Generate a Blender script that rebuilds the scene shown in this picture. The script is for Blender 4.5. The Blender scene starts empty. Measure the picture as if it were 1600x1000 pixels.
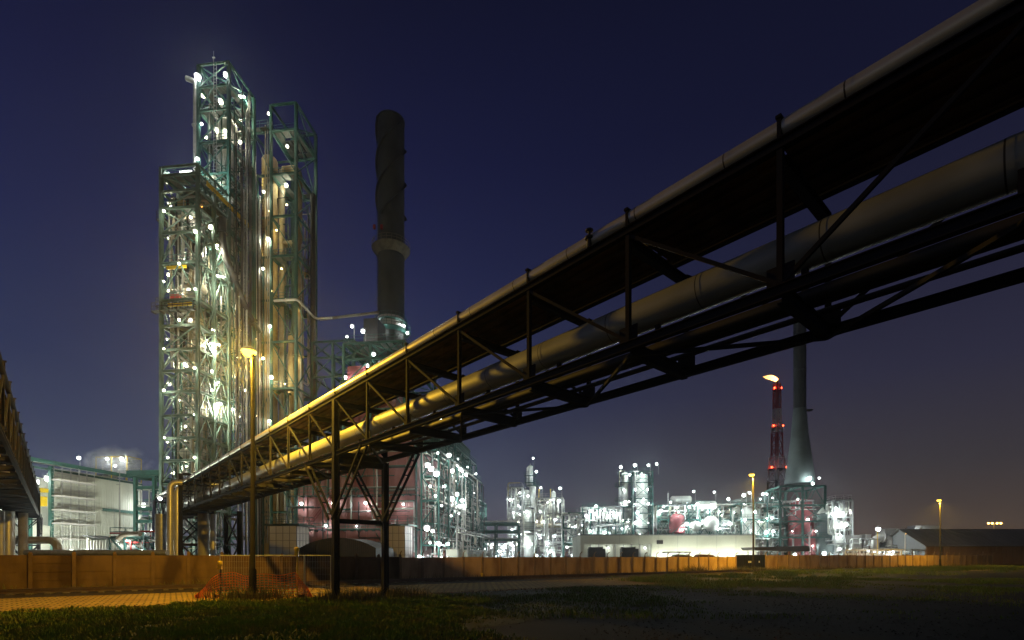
import bpy, math, random
from mathutils import Vector, noise
sin, cos, pi, R_ = math.sin, math.cos, math.pi, math.radians
SC = bpy.context.scene
COL = SC.collection

# ------------------------------------------------------------------ camera, sky, exposure
EYE, F, HOR = 2.0, 800.0, 868.0          # eye height (m), focal length in photo pixels, horizon row
cd = bpy.data.cameras.new('camera'); cam = bpy.data.objects.new('camera', cd); COL.objects.link(cam)
cam.location = (0, 0, EYE); cam.rotation_euler = (pi / 2, 0, 0)
cd.sensor_width = 36; cd.lens = 18.0; cd.shift_y = (HOR - 500) / 1600; cd.clip_start = .1; cd.clip_end = 5000
SC.camera = cam
SC.view_settings.view_transform = 'Standard'; SC.view_settings.look = 'None'
SC.view_settings.exposure = 0.0; SC.view_settings.gamma = 1.0
SC.cycles.use_denoising = True; SC.cycles.max_bounces = 4; SC.cycles.light_sampling_threshold = .03; SC.cycles.sample_clamp_indirect = 1.5
SC.cycles.volume_bounces = 0; SC.cycles.use_light_tree = True; SC.cycles.caustics_reflective = False
SC.cycles.caustics_refractive = False

wd = bpy.data.worlds.new('World'); SC.world = wd; wd.use_nodes = True
nt = wd.node_tree; nt.nodes.clear(); N = nt.nodes.new; L = nt.links.new
out = N('ShaderNodeOutputWorld'); bg = N('ShaderNodeBackground'); L(bg.outputs[0], out.inputs[0])
tc = N('ShaderNodeTexCoord'); sp = N('ShaderNodeSeparateXYZ'); L(tc.outputs['Generated'], sp.inputs[0])
def ramp(stops, src):
    r = N('ShaderNodeValToRGB'); e = r.color_ramp.elements
    while len(e) < len(stops): e.new(.5)
    for k, (p, c) in enumerate(stops):
        e[k].position = p; e[k].color = (*c, 1)
    L(src, r.inputs[0]); return r.outputs[0]
night = ramp([(0, (.110, .108, .135)), (.06, (.084, .088, .125)), (.14, (.054, .065, .114)), (.28, (.029, .037, .089)), (.45, (.0155, .0195, .066)),
              (.60, (.0088, .0105, .042)), (.75, (.0052, .0060, .021)), (1, (.003, .0032, .012))], sp.outputs[2])
# town glow low down on the right: smoky, almost colourless sky
town = ramp([(0, (.092, .060, .040)), (.05, (.074, .054, .044)), (.14, (.045, .039, .044)), (.28, (.026, .025, .048)), (.45, (.013, .013, .032)),
             (.62, (.006, .0064, .018)), (1, (.003, .0032, .009))], sp.outputs[2])
dt = N('ShaderNodeVectorMath'); dt.operation = 'DOT_PRODUCT'; L(tc.outputs['Generated'], dt.inputs[0]); dt.inputs[1].default_value = (.80, .60, 0)
mr = N('ShaderNodeMapRange'); mr.interpolation_type = 'SMOOTHSTEP'; L(dt.outputs['Value'], mr.inputs[0])
mr.inputs[1].default_value = .30; mr.inputs[2].default_value = .985
mx = N('ShaderNodeMixRGB'); L(mr.outputs[0], mx.inputs[0]); L(night, mx.inputs[1]); L(town, mx.inputs[2])
# glow added to the unseen sky behind the viewer, lights bridge and pipes
sy = N('ShaderNodeMapRange'); sy.interpolation_type = 'SMOOTHSTEP'; L(sp.outputs[1], sy.inputs[0]); sy.inputs[1].default_value = -.1; sy.inputs[2].default_value = -.8
rear = ramp([(0, (.10, .102, .088)), (.2, (.085, .087, .075)), (.45, (.03, .03, .035)), (.7, (.006, .0065, .02)), (1, (.003, .0032, .012))], sp.outputs[2])
mx2 = N('ShaderNodeMixRGB'); L(sy.outputs[0], mx2.inputs[0]); L(mx.outputs[0], mx2.inputs[1]); L(rear, mx2.inputs[2])
L(mx2.outputs[0], bg.inputs[0]); bg.inputs[1].default_value = 1.0

# ------------------------------------------------------------------ materials
MATS = {}
def M(name, col, rough=.6, metal=0., col2=None, amt=.5, scale=2., bump=0., stretch=(1, 1, 1), lo=.42, hi=.68, spec=.5):
    m = bpy.data.materials.new(name); m.use_nodes = True
    t = m.node_tree; b = t.nodes['Principled BSDF']; n = t.nodes.new; l = t.links.new
    tcn = n('ShaderNodeTexCoord'); mp = n('ShaderNodeMapping'); mp.inputs['Scale'].default_value = stretch
    l(tcn.outputs['Object'], mp.inputs[0])
    nz = n('ShaderNodeTexNoise'); nz.inputs['Scale'].default_value = scale; nz.inputs['Detail'].default_value = 6
    l(mp.outputs[0], nz.inputs['Vector'])
    mp2 = n('ShaderNodeMapRange'); l(nz.outputs[0], mp2.inputs[0]); mp2.inputs[1].default_value = lo; mp2.inputs[2].default_value = hi
    mp2.inputs[4].default_value = amt
    c2 = col2 or tuple(c * .45 for c in col)
    mix = n('ShaderNodeMixRGB'); mix.inputs[1].default_value = (*col, 1); mix.inputs[2].default_value = (*c2, 1)
    l(mp2.outputs[0], mix.inputs[0]); l(mix.outputs[0], b.inputs['Base Color'])
    b.inputs['Roughness'].default_value = rough; b.inputs['Metallic'].default_value = metal; b.inputs['Specular IOR Level'].default_value = spec
    if bump:
        bp = n('ShaderNodeBump'); bp.inputs['Strength'].default_value = bump; bp.inputs['Distance'].default_value = .02
        nz2 = n('ShaderNodeTexNoise'); nz2.inputs['Scale'].default_value = scale * 9; nz2.inputs['Detail'].default_value = 5
        l(mp.outputs[0], nz2.inputs['Vector']); l(nz2.outputs[0], bp.inputs['Height']); l(bp.outputs[0], b.inputs['Normal'])
    MATS[name] = m; return m
def EM(name, col, strength):
    m = bpy.data.materials.new(name); m.use_nodes = True; t = m.node_tree; t.nodes.clear()
    o = t.nodes.new('ShaderNodeOutputMaterial'); e = t.nodes.new('ShaderNodeEmission'); t.links.new(e.outputs[0], o.inputs[0])
    e.inputs[0].default_value = (*col, 1); e.inputs[1].default_value = (10 if name == 'sodium_lamp' else min(strength, 16)); m['S'] = strength; m['C'] = col; m.cycles.emission_sampling = 'NONE'
    return m
teal = M('teal_paint', (.045, .145, .125), .5, .0, (.035, .075, .065), .6, 1.2)
teald = M('dark_teal_paint', (.022, .085, .072), .55, 0, (.03, .04, .035), .6, 1.2)
teal_lit = M('lamplit_teal_paint', (.15, .235, .20), .55, 0, (.07, .10, .085), .6, 1.0)  # teal paint lightened, floodlight put into the colour of the lower tower block
navy = M('navy_steel', (.020, .022, .036), .8, 0, (.034, .022, .016), .55, .8, spec=.06)
deckm = M('rusted_deck', (.17, .10, .055), .9, 0, (.045, .034, .028), .9, 1.1, 0, (1, 1, 1), spec=.1)
galv = M('galvanised_steel', (.42, .43, .43), .42, .35, (.25, .26, .27), .6, 2.5)
insul = M('pipe_insulation', (.37, .385, .38), .5, .15, (.24, .25, .245), .7, .8, .05)
silver = M('bright_cladding', (.70, .69, .64), .38, .4, (.50, .48, .43), .6, 1.0)
vesw = M('white_vessel_paint', (.62, .63, .60), .5, 0, (.42, .42, .38), .6, .6)
pipew = M('pale_pipe', (.55, .56, .55), .4, .25, (.33, .33, .31), .6, 1.5)
rustp = M('rusty_column', (.44, .36, .19), .7, 0, (.17, .085, .04), .9, .6, .3, (1, 1, .6))
oldins = M('old_insulation', (.38, .35, .26), .6, 0, (.20, .15, .09), .8, .6, .1)
dark = M('dark_steel', (.035, .036, .040), .6, 0, (.06, .04, .03), .6, 1)
grate = M('grating', (.10, .115, .11), .7, 0, (.05, .05, .045), .7, 1.5)
pink = M('pink_cladding', (.36, .165, .165), .55, 0, (.22, .09, .095), .8, .45, 0, (1, 1, .4))
redw = M('dark_red_cladding', (.30, .075, .085), .55, 0, (.17, .04, .045), .6, .5)
stackm = M('stack_steel', (.055, .060, .060), .75, 0, (.03, .032, .032), .8, .35, .1, (1, 1, .5))
conem = M('cone_steel', (.12, .15, .15), .6, 0, (.07, .085, .085), .7, .3)
cream = M('cream_render', (.56, .57, .48), .8, 0, (.43, .43, .35), .6, .25)
clad = M('pale_cladding', (.58, .59, .53), .55, 0, (.44, .45, .39), .6, .3, 0, (1, 1, .3))
concr = M('concrete', (.145, .09, .05), .95, 0, (.055, .032, .018), .95, .8, .4, (1, 1, .35), spec=.15, lo=.40, hi=.62)  # old stained concrete, base darkened further to imitate weaker light on the left
concn = M('newer_lit_concrete', (.46, .31, .175), .9, 0, (.24, .14, .07), .9, .9, .4, (1, 1, .3), lo=.42, hi=.66, spec=.15)  # newer concrete, base lightened further in place of an unseen lamp's light
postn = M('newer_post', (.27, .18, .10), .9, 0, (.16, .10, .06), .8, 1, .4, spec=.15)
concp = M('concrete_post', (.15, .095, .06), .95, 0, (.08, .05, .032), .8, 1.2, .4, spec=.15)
lampp = M('lamp_post_steel', (.030, .027, .023), .9, 0, (.02, .018, .016), .7, 1, spec=.03)
yellow = M('yellow_paint', (.75, .52, .02), .5, 0, (.5, .33, .02), .5, 1)
orange = M('orange_plastic', (.80, .17, .03), .5, 0, (.55, .12, .03), .4, 3)
redp = M('red_paint', (.42, .025, .02), .55, 0, (.25, .02, .02), .5, .2)
whitep = M('white_paint', (.62, .60, .58), .55, 0, (.45, .43, .42), .5, .2)
roofm = M('dark_sheet_roof', (.20, .18, .165), .7, 0, (.12, .105, .095), .7, .15, 0, (1, .3, 1))
brownw = M('brown_sheet_wall', (.26, .145, .08), .7, 0, (.16, .09, .05), .7, .3)
gableg = M('grey_gable', (.21, .215, .225), .7, 0, (.25, .26, .27), .5, .3)
black = M('black_plastic', (.025, .027, .032), .6, 0, (.05, .05, .05), .5, 2)
glass = M('dark_glass', (.02, .025, .03), .12)
rubber = M('rubber', (.02, .02, .02), .9)
steelr = M('rail_steel', (.12, .085, .065), .45, .5, (.10, .05, .03), .7, 4)
wood = M('sleeper_timber', (.09, .07, .05), .9, 0, (.05, .04, .03), .7, 3)
grassm = M('grass_blades', (.125, .20, .032), .8, 0, (.20, .18, .05), .95, 1.3, spec=.1)
weedm = M('dry_weeds', (.080, .085, .030), .8, 0, (.13, .09, .04), .8, .8)
white_l = EM('white_lamp', (.93, 1.0, .95), 240)
fill_l = EM('added_uplight', (.95, 1.0, .84), 5600)  # for uplights added to brighten the left warehouse and the cream building
tow_l = EM('tower_lamp', (.95, 1.0, .92), 330)
far_l = EM('far_white_lamp', (.88, 1.0, .97), 360)
warm_l = EM('warm_white_lamp', (1.0, .97, .70), 330)
sod_l = EM('sodium_lamp', (1.0, .56, .04), 5600)
cool_l = EM('cool_lamp', (.75, .95, 1.0), 330)
sod_far = EM('far_sodium_lamp', (1.0, .48, .10), 60)
yel_l = EM('added_yellow_lamp', (1.0, .80, .34), 420)  # for the yellow lamps added around the tan column
red_l = EM('red_beacon', (1.0, .06, .02), 60)
amber_l = EM('amber_lamp', (1.0, .35, .05), 25)
flame_m = EM('burning_gas', (1.0, .50, .14), 7)
_t = flame_m.node_tree; _tc = _t.nodes.new('ShaderNodeTexCoord'); _sx = _t.nodes.new('ShaderNodeSeparateXYZ'); _t.links.new(_tc.outputs['Object'], _sx.inputs[0])
_mr = _t.nodes.new('ShaderNodeMapRange'); _t.links.new(_sx.outputs[0], _mr.inputs[0]); _mr.inputs[1].default_value = -8.5; _mr.inputs[2].default_value = 0; _mr.inputs[3].default_value = 1.3; _mr.inputs[4].default_value = 9
_t.links.new(_mr.outputs[0], [n for n in _t.nodes if n.type == 'EMISSION'][0].inputs[1])

# ------------------------------------------------------------------ mesh builder
def elbow(pts, rad, k=4):
    pts = [Vector(p) for p in pts]; o = [pts[0]]
    for i in range(1, len(pts) - 1):
        a, b, c = pts[i - 1], pts[i], pts[i + 1]
        u = (a - b); v = (c - b); r = min(rad, u.length * .48, v.length * .48)
        u.normalize(); v.normalize(); p, q = b + u * r, b + v * r
        for j in range(k + 1):
            t = j / k
            o.append(p * (1 - t) ** 2 + b * 2 * t * (1 - t) + q * t * t)
    o.append(pts[-1]); return o
class MB:
    def __init__(s): s.v = []; s.f = []; s.mi = []; s.cur = 0
    def face(s, ids): s.f.append(ids); s.mi.append(s.cur)
    def hexa(s, c):
        n = len(s.v); s.v += [tuple(p) for p in c]
        for q in ((0, 3, 2, 1), (4, 5, 6, 7), (0, 1, 5, 4), (1, 2, 6, 5), (2, 3, 7, 6), (3, 0, 4, 7)): s.face([n + k for k in q])
    def box(s, x0, x1, y0, y1, z0, z1):
        s.hexa([(x0, y0, z0), (x1, y0, z0), (x1, y1, z0), (x0, y1, z0), (x0, y0, z1), (x1, y0, z1), (x1, y1, z1), (x0, y1, z1)]); return s
    def bar(s, p, q, w, h=None):
        p, q = Vector(p), Vector(q); h = h or w; d = (q - p)
        if d.length < 1e-5: return s
        d.normalize(); up = Vector((0, 0, 1)) if abs(d.z) < .95 else Vector((0, 1, 0))
        a = d.cross(up).normalized() * (w / 2); b = a.cross(d).normalized() * (h / 2)
        s.hexa([p - a - b, p + a - b, q + a - b, q - a - b, p - a + b, p + a + b, q + a + b, q - a + b]); return s
    def ibeam(s, p, q, w, h):
        p, q = Vector(p), Vector(q); d = (q - p).normalized(); up = Vector((0, 0, 1)) if abs(d.z) < .95 else Vector((0, 1, 0))
        a = d.cross(up).normalized(); b = a.cross(d).normalized(); t = max(.02, h * .09)
        s.bar(p, q, t, h - 2 * t); s.bar(p + b * (h / 2 - t / 2), q + b * (h / 2 - t / 2), w, t); s.bar(p - b * (h / 2 - t / 2), q - b * (h / 2 - t / 2), w, t); return s
    def tube(s, pts, r, n=8, r1=None):
        pts = [Vector(p) for p in pts]; m = len(pts); rings = []; ref = None
        for i, p in enumerate(pts):
            d = (pts[min(i + 1, m - 1)] - pts[max(i - 1, 0)]).normalized()
            if ref is None: ref = d.orthogonal().normalized()
            a = (ref - d * ref.dot(d))
            a = a.normalized() if a.length > 1e-4 else d.orthogonal().normalized()
            ref = a; b = d.cross(a); rr = r if r1 is None else r + (r1 - r) * i / (m - 1)
            k = len(s.v); rings.append(k)
            for j in range(n):
                t = 2 * pi * j / n; s.v.append(tuple(p + a * (rr * cos(t)) + b * (rr * sin(t))))
        for i in range(m - 1):
            for j in range(n):
                k = (j + 1) % n; s.face([rings[i] + j, rings[i] + k, rings[i + 1] + k, rings[i + 1] + j])
        s.face([rings[0] + j for j in reversed(range(n))]); s.face([rings[-1] + j for j in range(n)]); return s
    def lathe(s, prof, c=(0, 0, 0), n=16, axis='z'):
        rings = []
        for (r, z) in prof:
            k = len(s.v); rings.append(k)
            for j in range(n):
                t = 2 * pi * j / n; x, y = r * cos(t), r * sin(t)
                p = (x, y, z) if axis == 'z' else ((z, x, y) if axis == 'x' else (x, z, y))
                s.v.append((c[0] + p[0], c[1] + p[1], c[2] + p[2]))
        for i in range(len(prof) - 1):
            for j in range(n):
                k = (j + 1) % n; s.face([rings[i] + j, rings[i] + k, rings[i + 1] + k, rings[i + 1] + j])
        s.face([rings[0] + j for j in reversed(range(n))]); s.face([rings[-1] + j for j in range(n)]); return s
    def quad(s, a, b, c, d):
        n = len(s.v); s.v += [tuple(a), tuple(b), tuple(c), tuple(d)]; s.face([n, n + 1, n + 2, n + 3]); return s
    def build(s, name, mat, parent=None, fr=None, smooth=True, loc=None):
        v = [fr.local(p) for p in s.v] if fr else s.v
        me = bpy.data.meshes.new(name); me.from_pydata(v, [], s.f)
        for m in (mat if isinstance(mat, (list, tuple)) else [mat]): me.materials.append(m)
        if any(s.mi): me.polygons.foreach_set('material_index', s.mi)
        if smooth:
            me.polygons.foreach_set('use_smooth', [True] * len(me.polygons)); me.set_sharp_from_angle(angle=R_(38))
        o = bpy.data.objects.new(name, me); COL.objects.link(o)
        if parent: o.parent = parent
        if loc: o.location = loc
        return o
class Fr:                                   # ground frame of a thing: base point and turn about z
    def __init__(s, x, y, rot=R_(-7), z=0.): s.x, s.y, s.z, s.rot = x, y, z, rot; s.c, s.s = cos(rot), sin(rot)
    def local(s, p): dx, dy = p[0] - s.x, p[1] - s.y; return (dx * s.c + dy * s.s, -dx * s.s + dy * s.c, p[2] - s.z)
    def world(s, p): return (s.x + p[0] * s.c - p[1] * s.s, s.y + p[0] * s.s + p[1] * s.c, p[2] + s.z)
    def front(s, px, py, dy=0.):            # point of the wall plane y = dy that the ray through (px, py) meets
        u = (px - 800) / F; y = (dy - s.x * s.s + s.y * s.c) / (s.c - u * s.s)
        return s.local((u * y, y, EYE + (HOR - py) / F * y))
    def side(s, px, py, cx=0.):
        u = (px - 800) / F; y = (cx + s.x * s.c + s.y * s.s) / (u * s.c + s.s)
        return s.local((u * y, y, EYE + (HOR - py) / F * y))
def thing(name, label, cat, fr, group=None):
    o = bpy.data.objects.new(name, None); COL.objects.link(o); o.empty_display_size = .5
    o.location = (fr.x, fr.y, fr.z); o.rotation_euler = (0, 0, fr.rot); tag(o, label, cat, group); return o
def tag(o, label, cat, group=None):
    o['label'] = label; o['category'] = cat
    if group: o['group'] = group
    return o
def struct(o): o['kind'] = 'structure'; return o
def at(px, Y, rot=R_(-7)): return Fr((px - 800) / F * Y, Y, rot)
def zat(py, Y): return EYE + (HOR - py) / F * Y

# ------------------------------------------------------------------ lamps
ico = [(0, 0, 1)] + [(cos(a) * .894, sin(a) * .894, .447) for a in [2 * pi * k / 5 for k in range(5)]] + \
      [(cos(a) * .894, sin(a) * .894, -.447) for a in [2 * pi * (k + .5) / 5 for k in range(5)]] + [(0, 0, -1)]
icf = [(0, 1 + k, 1 + (k + 1) % 5) for k in range(5)] + [(1 + k, 6 + k, 1 + (k + 1) % 5) for k in range(5)] + \
      [(6 + k, 6 + (k + 1) % 5, 1 + (k + 1) % 5) for k in range(5)] + [(11, 6 + (k + 1) % 5, 6 + k) for k in range(5)]
_lens, _hood = {}, None
def lens_mesh(mat, strip):
    key = (mat.name, strip)
    if key not in _lens:
        b = MB()
        if strip: b.box(-2.0, 2.0, -.35, .35, -.30, .30)
        else: b.v = list(ico); [b.face(list(f)) for f in icf]
        me = bpy.data.meshes.new('lens'); me.from_pydata(b.v, [], b.f); me.materials.append(mat); _lens[key] = me
    return _lens[key]
def hood_mesh(strip):
    key = 'hood%d' % strip
    if key not in _lens:
        b = MB()
        if strip: b.box(-2.2, 2.2, -.5, .5, .32, .62).box(-.2, .2, -.2, .2, .62, 1.2)
        else: b.lathe([(1.25, .75), (1.15, 1.0), (.45, 1.35), (.25, 1.9)], n=10)
        me = bpy.data.meshes.new('floodlight'); me.from_pydata(b.v, [], b.f); me.materials.append(galv); _lens[key] = me
    return _lens[key]
def lamp(root, p, r=.28, mat=None, strip=False, pole=0., rz=0., up=0.):
    mat = mat or white_l
    o = bpy.data.objects.new('floodlight', hood_mesh(strip)); COL.objects.link(o); o.parent = root; o.location = p
    o.scale = (r, r, r); o.rotation_euler = (up, 0, rz)
    l = bpy.data.objects.new('lens', lens_mesh(mat, strip)); COL.objects.link(l); l.parent = o
    ld = bpy.data.lights.new('lamp_light', 'POINT'); ld.energy = 39.5 * r * r * mat['S'] * (1.4 if strip else 1); ld.color = mat['C']; ld.shadow_soft_size = r * 1.05
    lo = bpy.data.objects.new('lamp_light', ld); COL.objects.link(lo); lo.parent = o; lo.location = (0, 0, -.9 if strip else 0)
    if pole:
        MB().tube([(p[0] + r * 1.5, p[1], p[2] - pole), (p[0] + r * 1.5, p[1], p[2] + r * 1.6), (p[0], p[1], p[2] + r * 1.8)], .05, 6).build('lamp_pole', galv, root)
    return o
def lamps(root, fr, lst, dy, r=.28, mat=None, jit=0., poles=(), strips=False):
    if mat == far_l: r *= .72
    rn = random.Random(len(lst) * 7 + int(r * 100))
    for k, (px, py) in enumerate(lst):
        d = dy + rn.uniform(0, jit)
        lamp(root, fr.front(px, py, d), r * rn.choice((.55, .75, 1, 1, 1.35)), mat, strips and rn.random() < .55, 3.0 if k in poles else 0, rn.uniform(-.6, .6))

# ------------------------------------------------------------------ industrial pieces (local coordinates of a root)
def rail_mb(b, pts, h=1.1, w=.05):
    for p, q in zip(pts[:-1], pts[1:]):
        p, q = Vector(p), Vector(q); n = max(1, round((q - p).length / 1.6))
        for t in (h, h * .55): b.bar(p + Vector((0, 0, t)), q + Vector((0, 0, t)), w)
        for k in range(n + 1):
            m = p.lerp(q, k / n); b.bar(m, m + Vector((0, 0, h)), w)
    return b
def platform(root, x0, x1, y0, y1, z, mat=None, rails=True, hole=None, joist=1.2):
    mat = mat or teal
    b = MB(); b.cur = 1
    if hole:
        hx0, hx1, hy0, hy1 = hole
        for a in ((x0, hx0, y0, y1), (hx1, x1, y0, y1), (hx0, hx1, y0, hy0), (hx0, hx1, hy1, y1)):
            if a[1] - a[0] > .05 and a[3] - a[2] > .05: b.box(*a, z, z + .05)
    else: b.box(x0, x1, y0, y1, z, z + .05)
    b.cur = 0
    n = max(2, round((x1 - x0) / joist))
    for k in range(n + 1):
        x = x0 + (x1 - x0) * k / n
        if hole and hole[0] < x < hole[1]: b.bar((x, y0, z - .11), (x, hole[2], z - .11), .1, .2); b.bar((x, hole[3], z - .11), (x, y1, z - .11), .1, .2)
        else: b.bar((x, y0, z - .11), (x, y1, z - .11), .1, .2)
    o = b.build('platform', [mat, grate], root, smooth=False)
    if rails:
        r = rail_mb(MB(), [(x0, y0, z), (x1, y0, z), (x1, y1, z), (x0, y1, z), (x0, y0, z)])
        r.build('railing', mat, o, smooth=False)
    return o
def columns(root, pts, z0, z1, w, mat):
    for (x, y) in pts: MB().ibeam((x, y, z0), (x, y, z1), w, w).build('column', mat, root, smooth=False)
def frame_block(root, x0, x1, y0, y1, levels, cw=.4, bw=.3, mat=None, pat='X', xs=None, ys=None, sides='flrb', z0=0., brw=.15):
    mat = mat or teal; xs = xs or [x0, x1]; ys = ys or [y0, y1]; top = levels[-1]
    columns(root, [(x, y) for x in xs for y in ys if x in (x0, x1) or y in (y0, y1)], z0, top, cw, mat)
    for z in levels:
        b = MB()
        for y in ys: b.ibeam((x0, y, z), (x1, y, z), bw * .7, bw)
        for x in xs: b.ibeam((x, y0, z - .004), (x, y1, z - .004), bw * .7, bw)
        b.build('floor_beams', mat, root, smooth=False)
    lv = [z0] + list(levels)
    for i, (a, c) in enumerate(zip(lv[:-1], lv[1:])):
        b = MB()
        def br(p, q, kind):
            (px, py), (qx, qy) = p, q
            A, B, C, D = (px, py, a), (qx, qy, a), (px, py, c), (qx, qy, c); m = ((px + qx) / 2, (py + qy) / 2, c)
            if kind == 'X': b.bar(A, D, brw); b.bar(B, C, brw)
            elif kind == 'A': b.bar(A, m, brw); b.bar(B, m, brw)
            elif kind == 'V': m = (m[0], m[1], a); b.bar(C, m, brw); b.bar(D, m, brw)
            elif kind == '\\': b.bar(C, B, brw)
            elif kind == '/': b.bar(A, D, brw)
        k = pat[i % len(pat)] if len(pat) > 1 else pat
        if k == '.': continue
        for face in sides:
            b.v, b.f, b.mi = [], [], []
            if face in 'fb':
                for (p, q) in zip(xs[:-1], xs[1:]): yy = y0 if face == 'f' else y1; br((p, yy), (q, yy), k)
            else:
                for (p, q) in zip(ys[:-1], ys[1:]): xx = x0 if face == 'l' else x1; br((xx, p), (xx, q), k)
            if b.v: b.build('bracing', mat, root, smooth=False)
def vessel(root, x, y, z0, z1, r, mat=None, name='vessel', n=20, rings=(), skirt=True):
    h = r * .55; prof = [(r * .9, z0 - .3 if skirt else z0), (r, z0)]
    z = z0
    while z + 2.4 < z1 - h: z += 2.4; prof += [(r, z - .06), (r * 1.03, z - .05), (r * 1.03, z + .05), (r, z + .06)]
    prof += [(r, z1 - h), (r * .87, z1 - h * .5), (r * .5, z1 - h * .13), (r * .12, z1), (r * .12, z1 + .5)]
    o = MB().lathe(prof, (x, y, 0), n).build(name, mat or vesw, root)
    for zr in rings:
        b = MB().lathe([(r * 1.04, zr - .12), (r + 1.0, zr - .10), (r + 1.0, zr), (r * 1.04, zr)], (x, y, 0), n)
        for k in range(10):
            t = 2 * pi * k / 10; t2 = 2 * pi * (k + 1) / 10; q = r + .95
            b.bar((x + q * cos(t), y + q * sin(t), zr), (x + q * cos(t), y + q * sin(t), zr + 1.1), .05)
            for hh in (.6, 1.1): b.bar((x + q * cos(t), y + q * sin(t), zr + hh), (x + q * cos(t2), y + q * sin(t2), zr + hh), .05)
        b.build('ring_platform', teald, root, smooth=False)
    return o
def drum(root, x0, x1, y, z, r, mat=None, axis='x', name='drum', saddle=True):
    h = r * .5; l = x1 - x0
    prof = [(r * .1, 0), (r * .6, h * .2), (r * .9, h * .6), (r, h), (r, l * .3), (r * 1.03, l * .3 + .02), (r * 1.03, l * .3 + .12), (r, l * .3 + .14), (r, l - h), (r * .9, l - h * .6), (r * .6, l - h * .2), (r * .1, l)]
    c = (x0, y, z) if axis == 'x' else (y, x0, z)
    b = MB().lathe(prof, c, 18, axis)
    for t in (.25, .75) if saddle else ():
        p = x0 + l * t
        if axis == 'x': b.box(p - .15, p + .15, y - r * .7, y + r * .7, z - r - .5, z - r * .6)
        else: b.box(y - r * .7, y + r * .7, p - .15, p + .15, z - r - .5, z - r * .6)
    return b.build(name, mat or vesw, root)
def pipe(root, pts, r=.12, mat=None, name='pipe', n=8, er=None, flanges=True):
    b = MB().tube(elbow(pts, er or r * 3.2), r, n)
    if flanges:
        for p, q in zip(pts[:-1], pts[1:]):
            p, q = Vector(p), Vector(q); d = q - p
            if d.length > 3:
                m = p.lerp(q, .5); u = d.normalized() * .05; b.tube([m - u, m + u], r * 1.5, n)
    return b.build(name, mat or pipew, root)
def pipework(root, box, n, seed, rs=(.08, .22), mats=None):
    rn = random.Random(seed); x0, x1, y0, y1, z0, z1 = box; mats = mats or [pipew, pipew, galv, silver, vesw]
    for _ in range(n):
        p = [rn.uniform(x0, x1), rn.uniform(y0, y1), rn.uniform(z0, z1)]; pts = [tuple(p)]; last = -1
        for k in range(rn.randint(2, 5)):
            ax = rn.choice([a for a in (0, 1, 2, 2, 0) if a != last]); last = ax
            lo, hi = ((x0, x1), (y0, y1), (z0, z1))[ax]
            q = p[ax] + rn.choice((-1, 1)) * rn.uniform(.15, .6) * (hi - lo)
            p[ax] = min(hi, max(lo, q))
            if (Vector(p) - Vector(pts[-1])).length > .4: pts.append(tuple(p))
        if len(pts) > 1: pipe(root, pts, rn.uniform(*rs), rn.choice(mats), n=7)
def stairs(root, x0, x1, y, z0, z1, mat=None, w=.8):
    b = MB(); n = max(4, int((z1 - z0) / .25))
    for s in (0, w): b.bar((x0, y + s, z0), (x1, y + s, z1), .06, .22); b.bar((x0, y + s, z0 + 1), (x1, y + s, z1 + 1), .05)
    for k in range(n):
        t = (k + .5) / n; b.box(x0 + (x1 - x0) * t - .14, x0 + (x1 - x0) * t + .14, y, y + w, z0 + (z1 - z0) * t - .02, z0 + (z1 - z0) * t + .02)
    return b.build('staircase', mat or galv, root, smooth=False)
def ladder(root, x, y, z0, z1, mat=None, name='ladder'):
    b = MB().bar((x - .22, y, z0), (x - .22, y, z1), .05).bar((x + .22, y, z0), (x + .22, y, z1), .05)
    z = z0
    while z < z1: b.bar((x - .22, y, z), (x + .22, y, z), .03); z += .5
    return b.build(name, mat or galv, root, smooth=False)
def sheet(root, name, mat, p, q, z0, z1, pitch=.5, dep=.06, thick=.08):
    """ribbed sheet wall from p to q (x, y), ribs stand proud towards the right-hand side of p->q"""
    b = MB(); p, q = Vector((*p, 0)), Vector((*q, 0)); d = q - p; l = d.length; d.normalize(); nn = Vector((d.y, -d.x, 0)); k = 0
    up = Vector((0, 0, z1 - z0))
    def sl(a, c, o0, o1):
        A, B = p + d * a, p + d * c; A = A + Vector((0, 0, z0)); B = B + Vector((0, 0, z0))
        b.hexa([A + nn * o1, B + nn * o1, B + nn * o0, A + nn * o0, A + nn * o1 + up, B + nn * o1 + up, B + nn * o0 + up, A + nn * o0 + up])
    sl(0, l, -thick, 0)
    n = max(1, int(l / pitch))
    for k in range(n): sl((k + .2) * l / n, (k + .55) * l / n, .0, dep)
    return b.build(name, mat, root, smooth=False)

# ------------------------------------------------------------------ ground
def fence_y(x): return 48.7 + .667 * x if x < 36 else 72.7 + .535 * (x - 36)
FD = Vector((.832, .555, 0)); FN = Vector((.555, -.832, 0))       # along the wall, and from the wall towards the viewer
gm = M('yard_ground', (.013, .013, .012), .95, 0, (.0065, .0065, .006), .85, .22, .5, spec=.08)
b = MB(); S = 1500
b.quad((-S, -S, 0), (S, -S, 0), (S, S, 0), (-S, S, 0)); struct(b.build('ground', gm, smooth=False))
pm = bpy.data.materials.new('worn_setts'); pm.use_nodes = True; t = pm.node_tree; n_ = t.nodes.new; l_ = t.links.new
bs = t.nodes['Principled BSDF']; tcn = n_('ShaderNodeTexCoord'); mp = n_('ShaderNodeMapping'); mp.inputs['Rotation'].default_value = (0, 0, R_(-33.7)); l_(tcn.outputs['Object'], mp.inputs[0])
bk = n_('ShaderNodeTexBrick'); l_(mp.outputs[0], bk.inputs['Vector']); bk.inputs['Scale'].default_value = 1.0
bk.inputs['Brick Width'].default_value = .46; bk.inputs['Row Height'].default_value = .40; bk.inputs['Mortar Size'].default_value = .045; bk.inputs['Mortar Smooth'].default_value = .4
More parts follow.
